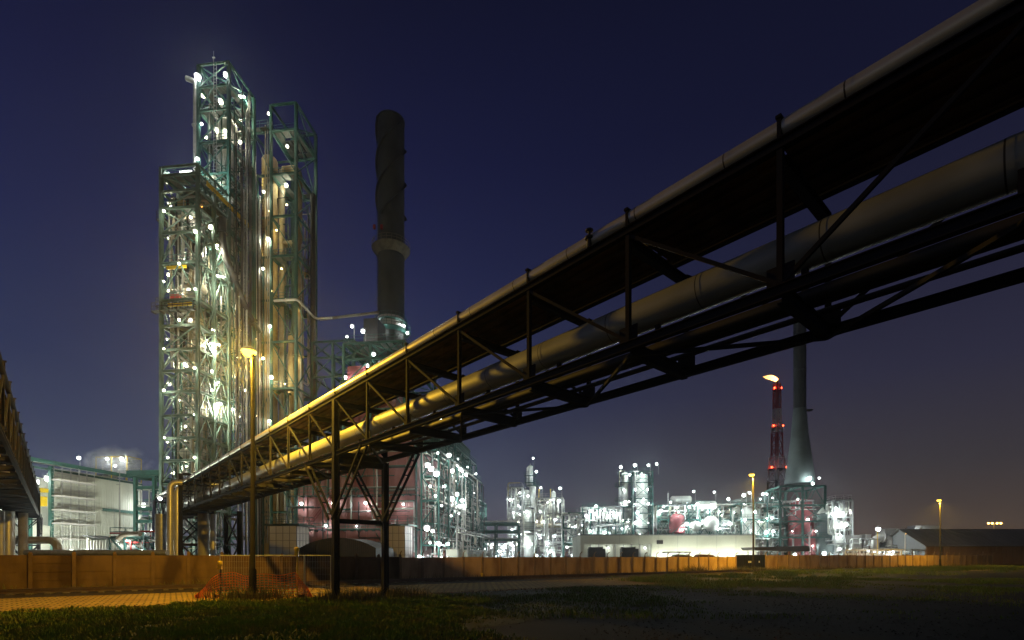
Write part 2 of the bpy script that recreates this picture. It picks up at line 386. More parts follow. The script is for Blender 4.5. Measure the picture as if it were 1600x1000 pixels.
bk.inputs['Color1'].default_value = (.30, .205, .050, 1); bk.inputs['Color2'].default_value = (.22, .145, .036, 1); bk.inputs['Mortar'].default_value = (.035, .036, .014, 1)
nz = n_('ShaderNodeTexNoise'); nz.inputs['Scale'].default_value = .45; nz.inputs['Detail'].default_value = 8; l_(tcn.outputs['Object'], nz.inputs['Vector'])
mrr = n_('ShaderNodeMapRange'); l_(nz.outputs[0], mrr.inputs[0]); mrr.inputs[1].default_value = .45; mrr.inputs[2].default_value = .7; mrr.inputs[4].default_value = .75
mxx = n_('ShaderNodeMixRGB'); l_(mrr.outputs[0], mxx.inputs[0]); l_(bk.outputs[0], mxx.inputs[1]); mxx.inputs[2].default_value = (.15, .085, .022, 1)
l_(mxx.outputs[0], bs.inputs['Base Color']); bs.inputs['Roughness'].default_value = .9; bs.inputs['Specular IOR Level'].default_value = .06
bp = n_('ShaderNodeBump'); bp.inputs['Strength'].default_value = .6; bp.inputs['Distance'].default_value = .03; l_(bk.outputs['Fac'], bp.inputs['Height']); bp.invert = True; l_(bp.outputs[0], bs.inputs['Normal'])
def strip(name, mat, d0, d1, x0, x1, z, steps=60, wob=0.):
    """ground strip between two distances from the wall"""
    b = MB(); pts = []
    for k in range(steps + 1):
        x = x0 + (x1 - x0) * k / steps; base = Vector((x, fence_y(x), z))
        w = wob * noise.noise(Vector((x * .35, 3.1, 0)))
        pts.append((base + FN * d0, base + FN * (d1 + w)))
    for (a, c), (e, g) in zip(pts[:-1], pts[1:]): b.quad(c, g, e, a)
    return struct(b.build(name, mat, smooth=False))
ballast = M('track_ballast', (.040, .030, .021), .95, 0, (.018, .014, .010), .9, 1.5, .8, spec=.05)
strip('track_bed', ballast, .6, 7.2, -75, 34, .004, 60, .6)
strip('paved_road', pm, 7.6, 16.8, -75, 100, .008, 120, .9)
soil = M('verge_soil', (.030, .030, .012), .95, 0, (.018, .022, .008), .9, .5, .6, spec=.1)
b = MB(); pts = [(-60, -6), (-60, 13), (-40, 11.5)]
def road_edge(x): return Vector((x, fence_y(x), 0)) + FN * 16.0
verge = MB(); xs = [-70 + k for k in range(0, 70)]
for a, c in zip(xs[:-1], xs[1:]):
    p, q = road_edge(a), road_edge(c)
    def near(P):
        return Vector((P.x + 4, min(P.y - .5, 6 + max(0, (P.x + 8)) * 1.1 + 2.0 * noise.noise(Vector((P.x * .3, 0, 5)))), 0))
    n0, n1 = near(p), near(q)
    verge.quad((min(n0.x, p.x), n0.y, .012), (min(n1.x, q.x), n1.y, .012), (q.x, q.y, .012), (p.x, p.y, .012))
struct(verge.build('verge', soil, smooth=False))
struct(strip('far_verge', soil, 2.0, 7.0, 36, 130, .012, 60, 1.5))
patch = MB(); k = 26
for j in range(k):
    a0, a1 = 2 * pi * j / k, 2 * pi * (j + 1) / k
    def pp(a): r = 1 + .22 * noise.noise(Vector((cos(a) * 2, sin(a) * 2, 1.7))); c = Vector((38, 57, .014)); return c + FD * (30 * r * cos(a)) + FN * (6.5 * r * sin(a))
    n0 = len(patch.v); patch.v += [(38, 57, .014), tuple(pp(a0)), tuple(pp(a1))]; patch.face([n0, n0 + 2, n0 + 1])
struct(patch.build('grass_patch_soil', soil, smooth=False))
pud = M('pale_puddle', (.055, .054, .050), .9, 0, (.02, .02, .02), .9, 2, spec=.1)  # puddles as matte pale patches, their sheen put into the colour
rn = random.Random(5)
for (px, py, a) in ((800, 961, .5), (735, 942, .5), (1065, 938, .7), (920, 950, .7), (660, 930, .5), (1190, 957, .5)):
    Y = EYE * F / (py - HOR); x = (px - 800) / F * Y; q = MB(); k = 22; ph = rn.uniform(0, 9)
    ring = [(x + a * 1.4 * cos(2 * pi * j / k) * (1 + .4 * noise.noise(Vector((j * .5, ph, 0)))), Y + a * sin(2 * pi * j / k) * (1 + .4 * noise.noise(Vector((j * .5, ph, 4)))), .006) for j in range(k)]
    q.v = ring; q.face(list(range(k))); struct(q.build('puddle_patch', pud, smooth=False))

# grass: many blades
def blades(name, mat, spots, hmin, hmax, w, seed):
    rn = random.Random(seed); b = MB()
    for (x, y, z, sc) in spots:
        h = rn.uniform(hmin, hmax) * sc; a = rn.uniform(0, 2 * pi); ww = w * rn.uniform(.6, 1.3); lean = rn.uniform(.1, .7) * h; la = rn.uniform(0, 2 * pi)
        dx, dy = cos(a) * ww, sin(a) * ww; n = len(b.v)
        mx_, my_ = x + lean * .35 * cos(la), y + lean * .35 * sin(la)
        b.v += [(x - dx, y - dy, z), (x + dx, y + dy, z), (mx_ + dx * .7, my_ + dy * .7, z + h * .6), (mx_ - dx * .7, my_ - dy * .7, z + h * .6), (x + lean * cos(la), y + lean * sin(la), z + h)]
        b.face([n, n + 1, n + 2, n + 3]); b.face([n + 3, n + 2, n + 4])
    o = b.build(name, mat, smooth=False); o['kind'] = 'stuff'; return o
rn = random.Random(11); sp_ = []
while len(sp_) < 75000:
    x, y = rn.uniform(-34, 3), rn.uniform(9, 24)
    P = Vector((x, y, 0)); dist = (fence_y(x) - y) * .832
    ed = dist - 15.6 - 1.3 * noise.noise(Vector((x * .6, y * .6, 2)))
    if ed < 0: continue
    if abs(x) > y * 1.04 + 1: continue
    d = min(.80, .25 + ed * .4) + noise.noise(P * .45) * .7 + noise.noise(P * 2.2) * .7
    lim = -3.0 + (y - 9) * .02 + 2.2 * noise.noise(Vector((x * .3, y * .4, 9)))
    if x > lim: d -= (x - lim) * .35
    if rn.random() > d: continue
    sp_.append((x, y, .012, .45 + max(0, d) * .9))
blades('grass', grassm, sp_, .05, .15, .016, 3)
sp_ = []
while len(sp_) < 26000:
    t_, s_ = rn.uniform(-34, 62), rn.uniform(-9, 9); P = Vector((38, 57, 0)) + FD * t_ + FN * s_
    d = .35 + noise.noise(P * .22) * 1.0 + noise.noise(P * .9) * .4 - abs(s_) / 13
    if rn.random() > d: continue
    sp_.append((P.x, P.y, .014, .7 + max(0, d)))
blades('grass', grassm, sp_, .12, .34, .022, 4)
sp_ = []
while len(sp_) < 30000:
    x, y = rn.uniform(-6, 44), rn.uniform(16, 44); dist = (fence_y(x) - y) * .832
    if dist < 16.6 or abs(x) > y * 1.05: continue
    P = Vector((x, y, 0)); d = noise.noise(P * .16) * 1.1 + noise.noise(P * .8) * .5 + (.55 - abs(dist - 21) * .05)
    if rn.random() > d: continue
    sp_.append((x, y, .003, .5 + max(0, d) * .6))
blades('grass', grassm, sp_, .07, .2, .016, 8)
sp_ = []
for _ in range(9000):
    x = rn.uniform(-46, 100); dd = abs(rn.gauss(0, 1)) * .7 + .25; d = noise.noise(Vector((x * .35, 0, 7))) + .25
    if rn.random() > d + .15: continue
    P = Vector((x, fence_y(x), 0)) + FN * dd; sp_.append((P.x, P.y, .004, .7 + max(0, d) * 1.6))
for (cx, cy, n, sd, sc) in ((-12.0, 23.6, 900, .9, 2.0), (-7.2, 22.4, 900, .8, 1.9), (-5.4, 24.2, 700, .7, 1.8), (29.5, 63.4, 900, 1.5, 2.2), (22.0, 61.5, 500, .9, 3.0), (-33, 28.6, 400, .8, 2.0)):
    for _ in range(n): sp_.append((cx + rn.gauss(0, sd), cy + rn.gauss(0, sd), .01, sc * rn.uniform(.5, 1.1)))
blades('weeds', weedm, sp_, .15, .42, .014, 6)

gb = MB(); rn = random.Random(31)
for _ in range(9000):
    x, y = rn.uniform(-4, 22), 10.5 + 18 * rn.random() ** 1.6
    if abs(x) > y * 1.05 or noise.noise(Vector((x * .4, y * .4, 8))) < rn.uniform(-.5, .35): continue
    r = rn.choice((.015, .02, .03, .045)); a = rn.uniform(0, 6.3); n = len(gb.v)
    gb.v += [(x + r * cos(a), y + r * sin(a), .002), (x + r * cos(a + 2.1), y + r * sin(a + 2.1), .002), (x + r * cos(a + 4.2), y + r * sin(a + 4.2), .002), (x, y, r * .8)]
    gb.face([n, n + 1, n + 3]); gb.face([n + 1, n + 2, n + 3]); gb.face([n + 2, n, n + 3])
o = gb.build('gravel', M('gravel_stones', (.075, .072, .066), .95, 0, (.03, .03, .03), .8, 6, spec=.1), smooth=False); o['kind'] = 'stuff'

sp_ = []; rn = random.Random(41)
for _ in range(2600):
    x = rn.uniform(-36, -2); dd = 15.4 + abs(rn.gauss(0, 1.0)); P = Vector((x, fence_y(x), 0)) + FN * dd; sp_.append((P.x, P.y, .013, rn.uniform(.4, 1)))
blades('leaf_litter', M('dead_leaves', (.20, .085, .03), .9, 0, (.10, .05, .02), .8, 5, spec=.1), sp_, .02, .05, .035, 9)
# ------------------------------------------------------------------ rails
def railway(label, d):
    fr = Fr(-20, fence_y(-20), math.atan2(FD.y, FD.x)); root = thing('railway_track', label, 'railway track', fr)
    for s in (0, 1.435):
        b = MB(); y = -d - s
        b.bar((-40, y, .075), (60, y, .075), .13, .02).bar((-40, y, .14), (60, y, .14), .03, .12).bar((-40, y, .215), (60, y, .215), .075, .04); b.build('rail', steelr, root, smooth=False)
    for k in range(95):
        x = -35 + k * .72; MB().box(x, x + .24, -d - 2.1, -d + .7, .01, .07).build('sleeper', wood, root, smooth=False)
railway('rusty railway track beside the concrete wall', 3.4)

# ------------------------------------------------------------------ walls and gate
def wall_section(name, label, x0, x1, h, cranked, step=1.96, skip=(), slabs=4, seed=1):
    rn = random.Random(seed); A = Vector((x0, fence_y(x0), 0)); B = Vector((x1, fence_y(x1), 0)); d = (B - A); n = max(1, round(d.length / step)); d.normalize()
    fr = Fr(A.x, A.y, math.atan2(d.y, d.x)); root = thing(name, label, 'wall', fr); st = (B - A).length / n
    for k in range(n + 1):
        x = k * st; b = MB(); hh = h + rn.uniform(.10, .16) if not cranked else h + .02
        b.box(x - .09, x + .09, -.12, .07, 0, hh)
        if cranked: b.tube(elbow([(x, -.02, hh - .05), (x, -.02, hh + .33), (x, -.34, hh + .50)], .25, 3), .045, 6)
        else: b.hexa([(x - .09, -.12, hh), (x + .09, -.12, hh), (x + .09, .07, hh), (x - .09, .07, hh), (x - .03, -.05, hh + .1), (x + .03, -.05, hh + .1), (x + .03, 0, hh + .1), (x - .03, 0, hh + .1)])
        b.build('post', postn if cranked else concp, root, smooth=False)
    for k in range(n):
        b = MB(); x = k * st + .09; hs = h / slabs
        dz = rn.uniform(-.03, .02)
        for j in range(slabs):
            o = rn.uniform(-.014, .010); b.box(x, x + st - .18, -.04 + o, .03 + o, j * hs + .011, (j + 1) * hs - .011 + (dz if j == slabs - 1 else 0))
        b.box(x, x + st - .18, -.018, .012, .0, h - .06)
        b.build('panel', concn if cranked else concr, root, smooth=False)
    return root
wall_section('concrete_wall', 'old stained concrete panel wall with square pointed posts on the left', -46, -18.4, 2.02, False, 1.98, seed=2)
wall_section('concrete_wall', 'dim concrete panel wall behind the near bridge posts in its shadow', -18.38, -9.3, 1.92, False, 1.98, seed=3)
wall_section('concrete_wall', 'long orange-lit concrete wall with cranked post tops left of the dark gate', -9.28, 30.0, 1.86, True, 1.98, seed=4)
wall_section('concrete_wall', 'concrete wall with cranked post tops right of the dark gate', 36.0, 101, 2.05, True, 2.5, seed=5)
A = Vector((30.1, fence_y(30.1), 0)); B = Vector((35.9, fence_y(35.9), 0)); d = B - A
fr = Fr(A.x, A.y, math.atan2(d.y, d.x)); gatem = M('gate_paint', (.008, .009, .008), .7, 0, (.012, .012, .01), .5, 1, spec=.1); g = thing('sliding_gate', 'dark closed sliding gate with small white plates in the wall', 'gate', fr); w = d.length
b = MB().box(.05, w - .05, -.05, .05, .25, 2.1); [b.box(x, x + .07, -.09, -.052, .25, 2.1) for x in [k * .45 + .1 for k in range(int(w / .45))]]
b.build('gate_leaf', gatem, g, smooth=False); MB().bar((.05, -.02, .18), (w - .05, -.02, .18), .12, .12).build('bottom_rail', black, g, smooth=False)
for x in (2.7, 3.1, 5.2): MB().box(x, x + .28, -.12, -.095, 1.0, 1.25).build('plate', whitep, g, smooth=False)

# ------------------------------------------------------------------ pipe bridges
UD = Vector((-.664, .748, 0)); UP = Vector((.748, .664, 0)); BAY = 3.043; W_ = 2.35; ZB, ZT = 6.42, 8.86
def truss_bridge(label, origin, s0, s1, up, bents, turn, side):
    """bridge running along UD; s counts metres towards the viewer from the bent at origin; up = direction to the far truss"""
    fr = Fr(origin[0], origin[1], math.atan2(UD.y, UD.x)); root = thing('pipe_bridge', label, 'pipe bridge', fr)
    sg = 1 if up.dot(UP) > 0 else -1
    def P(s, w, z): return (-s, -w * sg, z)      # local: x along UD, y = left of UD
    ends = (s0 * BAY, s1 * BAY)
    for w in (0, W_):
        for z, nm, h in ((ZB, 'bottom_chord', .19), (ZT, 'top_chord', .18)): MB().ibeam(P(ends[0], w if z < 8 else min(w, 1.82), z), P(ends[1], w if z < 8 else min(w, 1.82), z), .14, h).build(nm, navy, root, smooth=False)
    for k in range(s0, s1 + 1):
        s = k * BAY
        for w in (0, W_):
            b = MB().ibeam(P(s, w, ZB + .1), P(s, w, ZT - .1), .095, .095)
            b.box(-s - .22, -s + .22, -w * sg - .012, -w * sg + .012, ZB + .12, ZB + .42); b.build('vertical', navy, root, smooth=False)
            if w == 0: MB().bar(P(s, -.02, ZT + .1), P(s, -.02, ZT + .42), .07, .09).bar(P(s, -.1, ZT + .42), P(s, .12, ZT + .42), .09, .05).build('pipe_clip', navy, root, smooth=False)
            if k < s1:
                m = (k - turn) % 24
                down = m < 6 or m >= 18
                p, q = (P(s, w, ZT - .1), P(s + BAY, w, ZB + .1)) if down else (P(s, w, ZB + .1), P(s + BAY, w, ZT - .1))
                MB().bar(p, q, .06, .07).build('diagonal', navy, root, smooth=False)
        for z, h in ((ZB - .04, .28), (ZT - .26, .20)): MB().ibeam(P(s, .08, z), P(s, W_ - .08, z), .16, h).build('cross_beam', navy, root, smooth=False)
        if k < s1:
            b = MB(); e = (k % 2)
            b.bar(P(s, .1 if e else W_ - .1, ZB - .16), P(s + BAY, W_ - .1 if e else .1, ZB - .16), .07); b.build('wind_brace', navy, root, smooth=False)
            b = MB().box(-s - BAY + .02, -s - .02, *sorted((-.12 * sg, -1.72 * sg)), ZT - .05, ZT - .02)
            for j in range(4): y = -(.35 + j * .38) * sg; b.bar((-s, y, ZT - .09), (-s - BAY, y, ZT - .09), .05, .08)
            b.build('deck_panel', deckm, root, smooth=False)
    for s in bents:
        MB().ibeam(P(s, .1, ZB - .24), P(s, W_ - .1, ZB - .30), .2, .3).build('cross_beam', navy, root, smooth=False)
        for w in (0, W_):
            b = MB().ibeam(P(s, w, 0), P(s, w, (ZT if w == 0 else ZB) - .12), .24, .26); b.box(-s - .3, -s + .3, -w * sg - .3, -w * sg + .3, 0, .05); b.build('support_post', navy, root, smooth=False)
            for e in (-1, 1):
                b = MB(); p0, p1 = P(s + e * .16, w, 3.55), P(s + e * BAY * .98, w, ZB - .14); q0, q1 = P(s + e * .16, w, 3.95), P(s + e * BAY * .80, w, ZB - .14)
                b = MB().bar(p0, p1, .07, .09).bar(Vector(p0) + Vector((0, .25 * sg, 0)), Vector(p1) + Vector((0, .25 * sg, 0)), .07, .09)
                for j in range(5):
                    t = (j + .5) / 5; m = Vector(p0).lerp(Vector(p1), t); b.bar(m, m + Vector((0, .25 * sg, 0)), .05)
                b.build('knee_brace', navy, root, smooth=False)
        b = MB().ibeam(P(s, .15, 3.5), P(s, W_ - .15, 3.5), .16, .2); b.build('tie_beam', navy, root, smooth=False)
    return fr, root, P
BF, BR, BP = truss_bridge('long dark steel pipe bridge crossing overhead from upper right to the tall tower', (-7.64, 22.2), -18, 12, UP, (0, 12 * BAY), 0, 1)
def bpipe(label, w, z, r, s0, s1, mat, cat='pipe', joints=6., name='overhead_pipe', extra=None, saddles=True):
    root = thing(name, label, cat, BF)
    MB().tube([BP(s0, w, z), BP(s1, w, z)], r, 24 if r > .2 else 12).build('pipe_run', mat, root)
    s = s0 + 1
    while s < s1:
        b = MB().tube([BP(s - .012, w, z), BP(s + .012, w, z)], r * 1.006, 24 if r > .2 else 12); b.build('joint_band', dark, root); b = MB().tube([BP(s + .012, w, z), BP(s + .10, w, z)], r * 1.012, 24 if r > .2 else 12); b.build('joint_collar', mat, root); s += joints
    return root
pr = bpipe('large pale insulated pipe carried inside the long dark bridge', 1.12, 7.55, .36, -56, 36, insul, joints=2.3)
for k in range(-17, 12): MB().box(-k * BAY - .05, -k * BAY + .05, -1.17, -1.07, ZB + .10, 7.22).build('saddle', navy, pr, smooth=False)
pr = bpipe('slim silver pipe along the top outer edge of the long bridge', .10, ZT + .285, .165, -54, 36.4, silver, joints=1.9)
MB().lathe([(.05, 0), (.05, .18), (.10, .19), (.10, .24), (.03, .25), (.03, .36), (.09, .37), (.09, .40)], BP(14.2, -.06, ZT + .08), 10).build('vent_valve', dark, pr)
pr = bpipe('dark pipe low in the middle of the long bridge', 1.02, ZB + .22, .12, -55, 36, dark, joints=6)
pr = bpipe('slimmer dark pipe lying close beside the middle one low in the long bridge', 1.30, ZB + .20, .10, -55, 36, dark, joints=6)
pr = bpipe('thin dark pipe low along the far side of the long bridge', 1.75, ZB + .17, .06, -55, 36, dark, joints=6)
pr = bpipe('yellowish pipe on the upper deck of the long bridge', 1.0, ZT + .16, .12, -54, 36.2, oldins, joints=5)
# trestle tower of the bridge near the plant
tr = []
for s in (-12 * BAY + .8, -11 * BAY - .2 + 1.2):
    pass
for (s, w, zt) in ((-36.5, -.15, 9.9), (-36.5, W_ + .15, 9.2), (-41.5, -.15, 6.3), (-41.5, W_ + .15, 6.3), (-33.0, W_ + 1.8, 6.3), (-38.2, W_ + 1.8, 6.3)):
    MB().ibeam(BP(s, w, 0), BP(s, w, zt), .34, .36).build('support_post', navy, BR, smooth=False)
for (a, c) in (((-36.5, -.15), (-41.5, -.15)), ((-36.5, W_ + .15), (-41.5, W_ + .15)), ((-33.0, W_ + 1.8), (-38.2, W_ + 1.8)), ((-36.5, -.15), (-36.5, W_ + .15)), ((-41.5, -.15), (-41.5, W_ + .15))):
    b = MB()
    for z0, z1 in ((.3, 3.1), (3.1, 6.0)):
        b.bar(BP(*a, z0), BP(*c, z1), .12); b.bar(BP(*c, z0), BP(*a, z1), .12); b.bar(BP(*a, z1), BP(*c, z1), .16)
    b.build('trestle_bracing', navy, BR, smooth=False)
MB().ibeam(BP(-36.5, 0, 9.9), BP(-36.5, W_ + 1.2, 9.8), .2, .25).build('cross_beam', navy, BR, smooth=False)
for (s, w) in ((-55, -.1), (-55, W_)): MB().ibeam(BP(s, w, 0), BP(s, w, 8.9 if w < 0 else 6.3), .36, .36).build('support_post', M('blue_steel', (.045, .06, .16), .5, 0, (.03, .04, .08), .5, 1) if w < 0 else navy, BR, smooth=False)
# left bridge
LF, LR, LP = truss_bridge('dark pipe bridge entering at the left edge with orange-lit inside', (-33.2, 35.1), -10, 9, -UP, (-9 * BAY,), 3, -1)
for (w, z, r, m, lb) in ((.9, ZB + .5, .30, oldins, 'thick orange-lit pipe inside the left edge bridge'), (1.7, ZB + .42, .22, silver, 'thinner silver pipe inside the left edge bridge'), (1.1, ZT + .2, .2, oldins, 'pipe on top of the left edge bridge')):
    root = thing('overhead_pipe', lb, 'pipe', LF); MB().tube([LP(-29, w, z), LP(26, w, z)], r, 16).build('pipe_run', m, root)
    for k in range(-9, 9): MB().tube([LP(k * BAY - .04, w, z), LP(k * BAY + .04, w, z)], r * 1.04, 16).build('joint_band', m, root)
    if z < ZT:
        for k in range(-9, 9): MB().box(-k * BAY - .1, -k * BAY + .1, w - .12, w + .12, ZB + .132, z - r * .9).build('saddle', navy, root, smooth=False)
b = MB()
for (s, w) in ((-26, 0), (-26, W_), (-29.5, 0), (-29.5, W_)):
    MB().ibeam(LP(s, w, 0), LP(s, w, ZB - .2), .26, .26).build('support_post', navy, LR, smooth=False)
for (a, c) in (((-26, 0), (-26, W_)), ((-26, 0), (-29.5, 0)), ((-29.5, 0), (-29.5, W_)), ((-26, W_), (-29.5, W_))):
    b = MB()
    for z0, z1 in ((.3, 3.1), (3.1, 6.0)): b.bar(LP(*a, z0), LP(*c, z1), .09); b.bar(LP(*c, z0), LP(*a, z1), .09); b.bar(LP(*a, z1), LP(*c, z1), .1)
    b.build('trestle_bracing', navy, LR, smooth=False)

# ------------------------------------------------------------------ silver riser pipes and low pipes behind the left wall
def riser(label, pts, r, mat, name='riser_pipe', bands=1.2):
    fr = Fr(pts[0][0], pts[0][1], 0); root = thing(name, label, 'pipe', fr)
    b = MB().tube(elbow(pts, max(r * 2.6, .6), 6), r, 16); b.build('pipe_run', mat, root, fr)
    for p, q in zip(pts[:-1], pts[1:]):
        p, q = Vector(p), Vector(q); d = q - p; n = int(d.length / bands)
        for k in range(1, n):
            m = p.lerp(q, k / n); u = d.normalized() * .03
            MB().tube([m - u, m + u], r * 1.03, 16).build('band', mat, root, fr)
def G(px, Y, z=0.): return Vector(((px - 800) / F * Y, Y, z))
a = G(266, 49); top = zat(753, 49)
for (px, lb, off) in ((266, 'left of two silver pipes bending over beside the bridge trestle', 0), (277, 'right of two silver pipes bending over beside the bridge trestle', .5)):
    p = G(px, 49 + off); e = p + Vector((3.4, 2.2, 0)) if off == 0 else p + Vector((2.9, 1.8, 0)); t_ = top - .35 * (off > 0)
    riser(lb, [(p.x, p.y, 0), (p.x, p.y, t_), (e.x, e.y, t_)], .28, silver)
for (px, Y, lb, r, z) in ((13, 48, 'left bright silver standpipe under the left edge bridge', .46, 6.15), (36, 49.5, 'right tan standpipe under the left edge bridge', .36, 6.1), (2, 47, 'thin standpipe at the far left under the bridge', .25, 6.1)):
    p = G(px, Y); riser(lb, [(p.x, p.y, 0), (p.x, p.y, z)], r, silver if px != 36 else oldins)
p = G(50, 50); q = G(90, 50)
riser('tan pipe with a bend down behind the left wall', [(p.x - 2, p.y, 3.5), (q.x, q.y, 3.5), (q.x, q.y, 0)], .36, oldins)
p = G(40, 46); q = G(262, 46)
riser('long grey horizontal pipe running just above the left wall', [(p.x, p.y, 2.25), (q.x, q.y, 2.25)], .26, galv, 'low_pipe')
p = G(252, 52); riser('stout grey pipe standing beside the blue post', [(p.x, p.y, 0), (p.x, p.y, 6.2)], .55, galv)
for (px, Y, r, lb) in ((318, 50, .5, 'thick dark tan standpipe inside the trestle'), (333, 51, .3, 'slim silver standpipe inside the trestle')):
    p = G(px, Y); riser(lb, [(p.x, p.y, 0), (p.x, p.y, 6.1)], r, oldins if px == 318 else silver)

# ------------------------------------------------------------------ street lamps
def street_lamp(px, Y, H, label, arm=.05, power=12000, cone=None):
    fr = Fr((px - 800) / F * Y, Y, 0); root = thing('street_lamp', label, 'street lamp', fr, 'sodium street lamps along the yard')
    MB().lathe([(.16, 0), (.16, 1.3), (.11, 1.4), (.075, H - .1), (.06, H)], n=14).build('pole', lampp, root)
    b = MB().tube(elbow([(0, 0, H - .15), (0, 0, H + .12), (-arm, 0, H + .17)], .15, 4), .045, 8); b.build('arm', lampp, root)
    b = MB(); x = -arm - .14
    b.lathe([(.05, .16), (.22, .14), (.33, .05), (.34, -.03), (.32, -.03), (.31, .0)], (x, 0, H + .06), 14); b.build('housing', galv, root)
    MB().lathe([(.30, -.005), (.30, -.10), (.22, -.22), (.06, -.28)], (x, 0, H + .06), 14).build('lamp_glass', sod_l, root)
    ld = bpy.data.lights.new('lamp_light', 'SPOT' if cone else 'POINT'); ld.energy = power; ld.color = sod_l['C']; ld.shadow_soft_size = .18
    lo = bpy.data.objects.new('lamp_light', ld); COL.objects.link(lo); lo.parent = root; lo.location = (x, 0, H - .45)
    if cone: ld.spot_size = R_(cone); ld.spot_blend = .4
street_lamp(395, 23.9, 11.5, 'tall sodium street lamp standing left in front of the long bridge')
street_lamp(1177, 64, 12.1, 'sodium street lamp standing by the dark gate', power=24000, cone=158)
street_lamp(1469, 89, 11.6, 'sodium street lamp in front of the dark roofed warehouse', power=15000, cone=170)

# ------------------------------------------------------------------ building site fence, net and lanterns
def site_fence(p0, p1, label):
    d = Vector(p1) - Vector(p0); fr = Fr(p0[0], p0[1], math.atan2(d.y, d.x)); l = d.length; root = thing('mesh_fence_panel', label, 'fence panel', fr, 'mobile mesh fence panels')
    MB().tube([(0, 0, .12), (0, 0, 2.0)], .024, 8).tube([(l, 0, .12), (l, 0, 2.0)], .024, 8).tube([(0, 0, 2.0), (l, 0, 2.0)], .022, 8).tube([(0, 0, .2), (l, 0, .2)], .02, 8).build('frame', galv, root)
    b = MB(); k = 0
    while .12 * k < l: b.bar((.12 * k, 0, .2), (.12 * k, 0, 2.0), .005); k += 1
    for z in (.5, .8, 1.1, 1.4, 1.7): b.bar((0, 0, z), (l, 0, z), .006)
    b.build('wire_mesh', galv, root, smooth=False)
    for x in (0, l): MB().box(x - .12, x + .12, -.3, .3, 0, .13).build('foot_block', concr, root, smooth=False)
site_fence((-14.2, 24.9), (-10.0, 24.6), 'galvanised mesh fence panel left behind the orange net')
site_fence((-9.95, 24.6), (-8.75, 24.7), 'narrow mesh fence panel between the net and the bridge post')
fr = Fr(-14.0, 24.3, 0); net = thing('safety_net', 'orange plastic safety net sagging on stakes around the lamp post', 'safety net', fr)
def net_pt(u, v):                           # u along 0..1, v up 0..1
    path = [(-.6, -.75), (.15, .0), (1.6, .05), (3.75, .02), (4.6, -.2)]; hts = [.12, 1.18, 1.02, 1.12, .10]
    t = u * 4; i = min(3, int(t)); f = t - i
    x = path[i][0] * (1 - f) + path[i + 1][0] * f; y = path[i][1] * (1 - f) + path[i + 1][1] * f; h = hts[i] * (1 - f) + hts[i + 1] * f
    return Vector((x, y + .08 * sin(u * 23) * v + .1 * (1 - v), .03 + h * v * (1 - .05 * sin(u * 31))))
b = MB(); nu, nv = 44, 9
for j in range(nv + 1):
    for i in range(nu): b.bar(net_pt(i / nu, j / nv), net_pt((i + 1) / nu, j / nv), .010, .026)
for i in range(nu + 1):
    for j in range(nv): b.bar(net_pt(i / nu, j / nv), net_pt(i / nu, (j + 1) / nv), .022, .010)
b.build('netting', orange, net, smooth=False)
for (x, y, h) in ((.15, .05, 1.35), (1.6, .1, 1.2), (3.78, .07, 2.0)): MB().tube([(x, y, 0), (x, y, h)], .035, 8).build('stake', yellow if x > 3 else wood, net)
for (x, y, z, lb) in ((-13.85, 24.28, 1.35, 'yellow hazard lantern on the stake at the left end of the net'), (-10.22, 24.3, 2.0, 'yellow hazard lantern on the yellow stake at the right end of the net'), (-2.72, 46.2, 0.03, 'small yellow hazard lantern on the ground by the orange wall')):
    fr = Fr(x, y, 0, z); r = thing('hazard_lantern', lb, 'lantern', fr, 'yellow hazard lanterns')
    MB().box(-.09, .09, -.06, .06, 0, .16).build('battery_box', yellow, r, smooth=False)
    MB().lathe([(.03, .16), (.10, .18), (.12, .28), (.10, .38), (.03, .40)], n=12).build('lens', yellow, r)
fr = Fr(-11.95, 24.15, 0); r = thing('bollard_pair', 'two dark stakes leaning by the lamp post', 'stakes', fr)
MB().tube([(-.45, 0, 0), (-.40, 0, 2.0)], .03, 8).tube([(-.33, .02, 0), (-.35, .02, 1.95)], .03, 8).build('stake', dark, r)

# ------------------------------------------------------------------ T1: the tall stepped lattice tower
T = Fr(-48.4, 70.67); T1 = thing('process_tower', 'tall stepped green lattice tower full of white floodlights on the left', 'process tower', T)
la = [zat(y, 70.6) for y in (840, 795, 757, 720, 685, 650, 613, 580, 547, 510, 470, 412, 365, 327, 300, 275, 262)]
frame_block(T1, 0, 5.5, 0, 6.25, la, .42, .34, teal_lit, 'AAAAAAAAAXVAAX/\\.', sides='flrb', ys=[0, 3.1, 6.25])
lb = [zat(y, 76.6) for y in (840, 800, 765, 730, 695, 660, 625, 590, 555, 520, 480, 440, 400, 360, 320, 296, 272, 222, 172, 135, 100)]
frame_block(T1, .6, 5.5, 6.3, 12.3, lb, .42, .30, teal, '\\/XX\\/\\/\\/X\\/\\X/XX/AX', sides='flrb')
for i, z in enumerate(la):
    if i in (3, 8, 9, 10, 11, 13, 15): platform(T1, .2, 5.3, .2, 6.0, z + .18, teal if i != 9 else dark, hole=(1.5, 3.8, 2.2, 4.6) if i not in (9, 10) else None)
    elif i < 15: platform(T1, 3.0, 5.3, .3, 6.0, z + .18, teal)
for i, z in enumerate(lb[:-1]): platform(T1, .8, 5.3, 6.5, 12.1, z + .18, teald, hole=(1.7, 4.5, 7.9, 10.7))
platform(T1, -.9, 5.4, -.7, .15, zat(485, 70) , dark); platform(T1, -1.3, .1, .5, 5, zat(470, 70), dark)
platform(T1, -1.2, .1, .5, 4.5, zat(332, 70), dark)
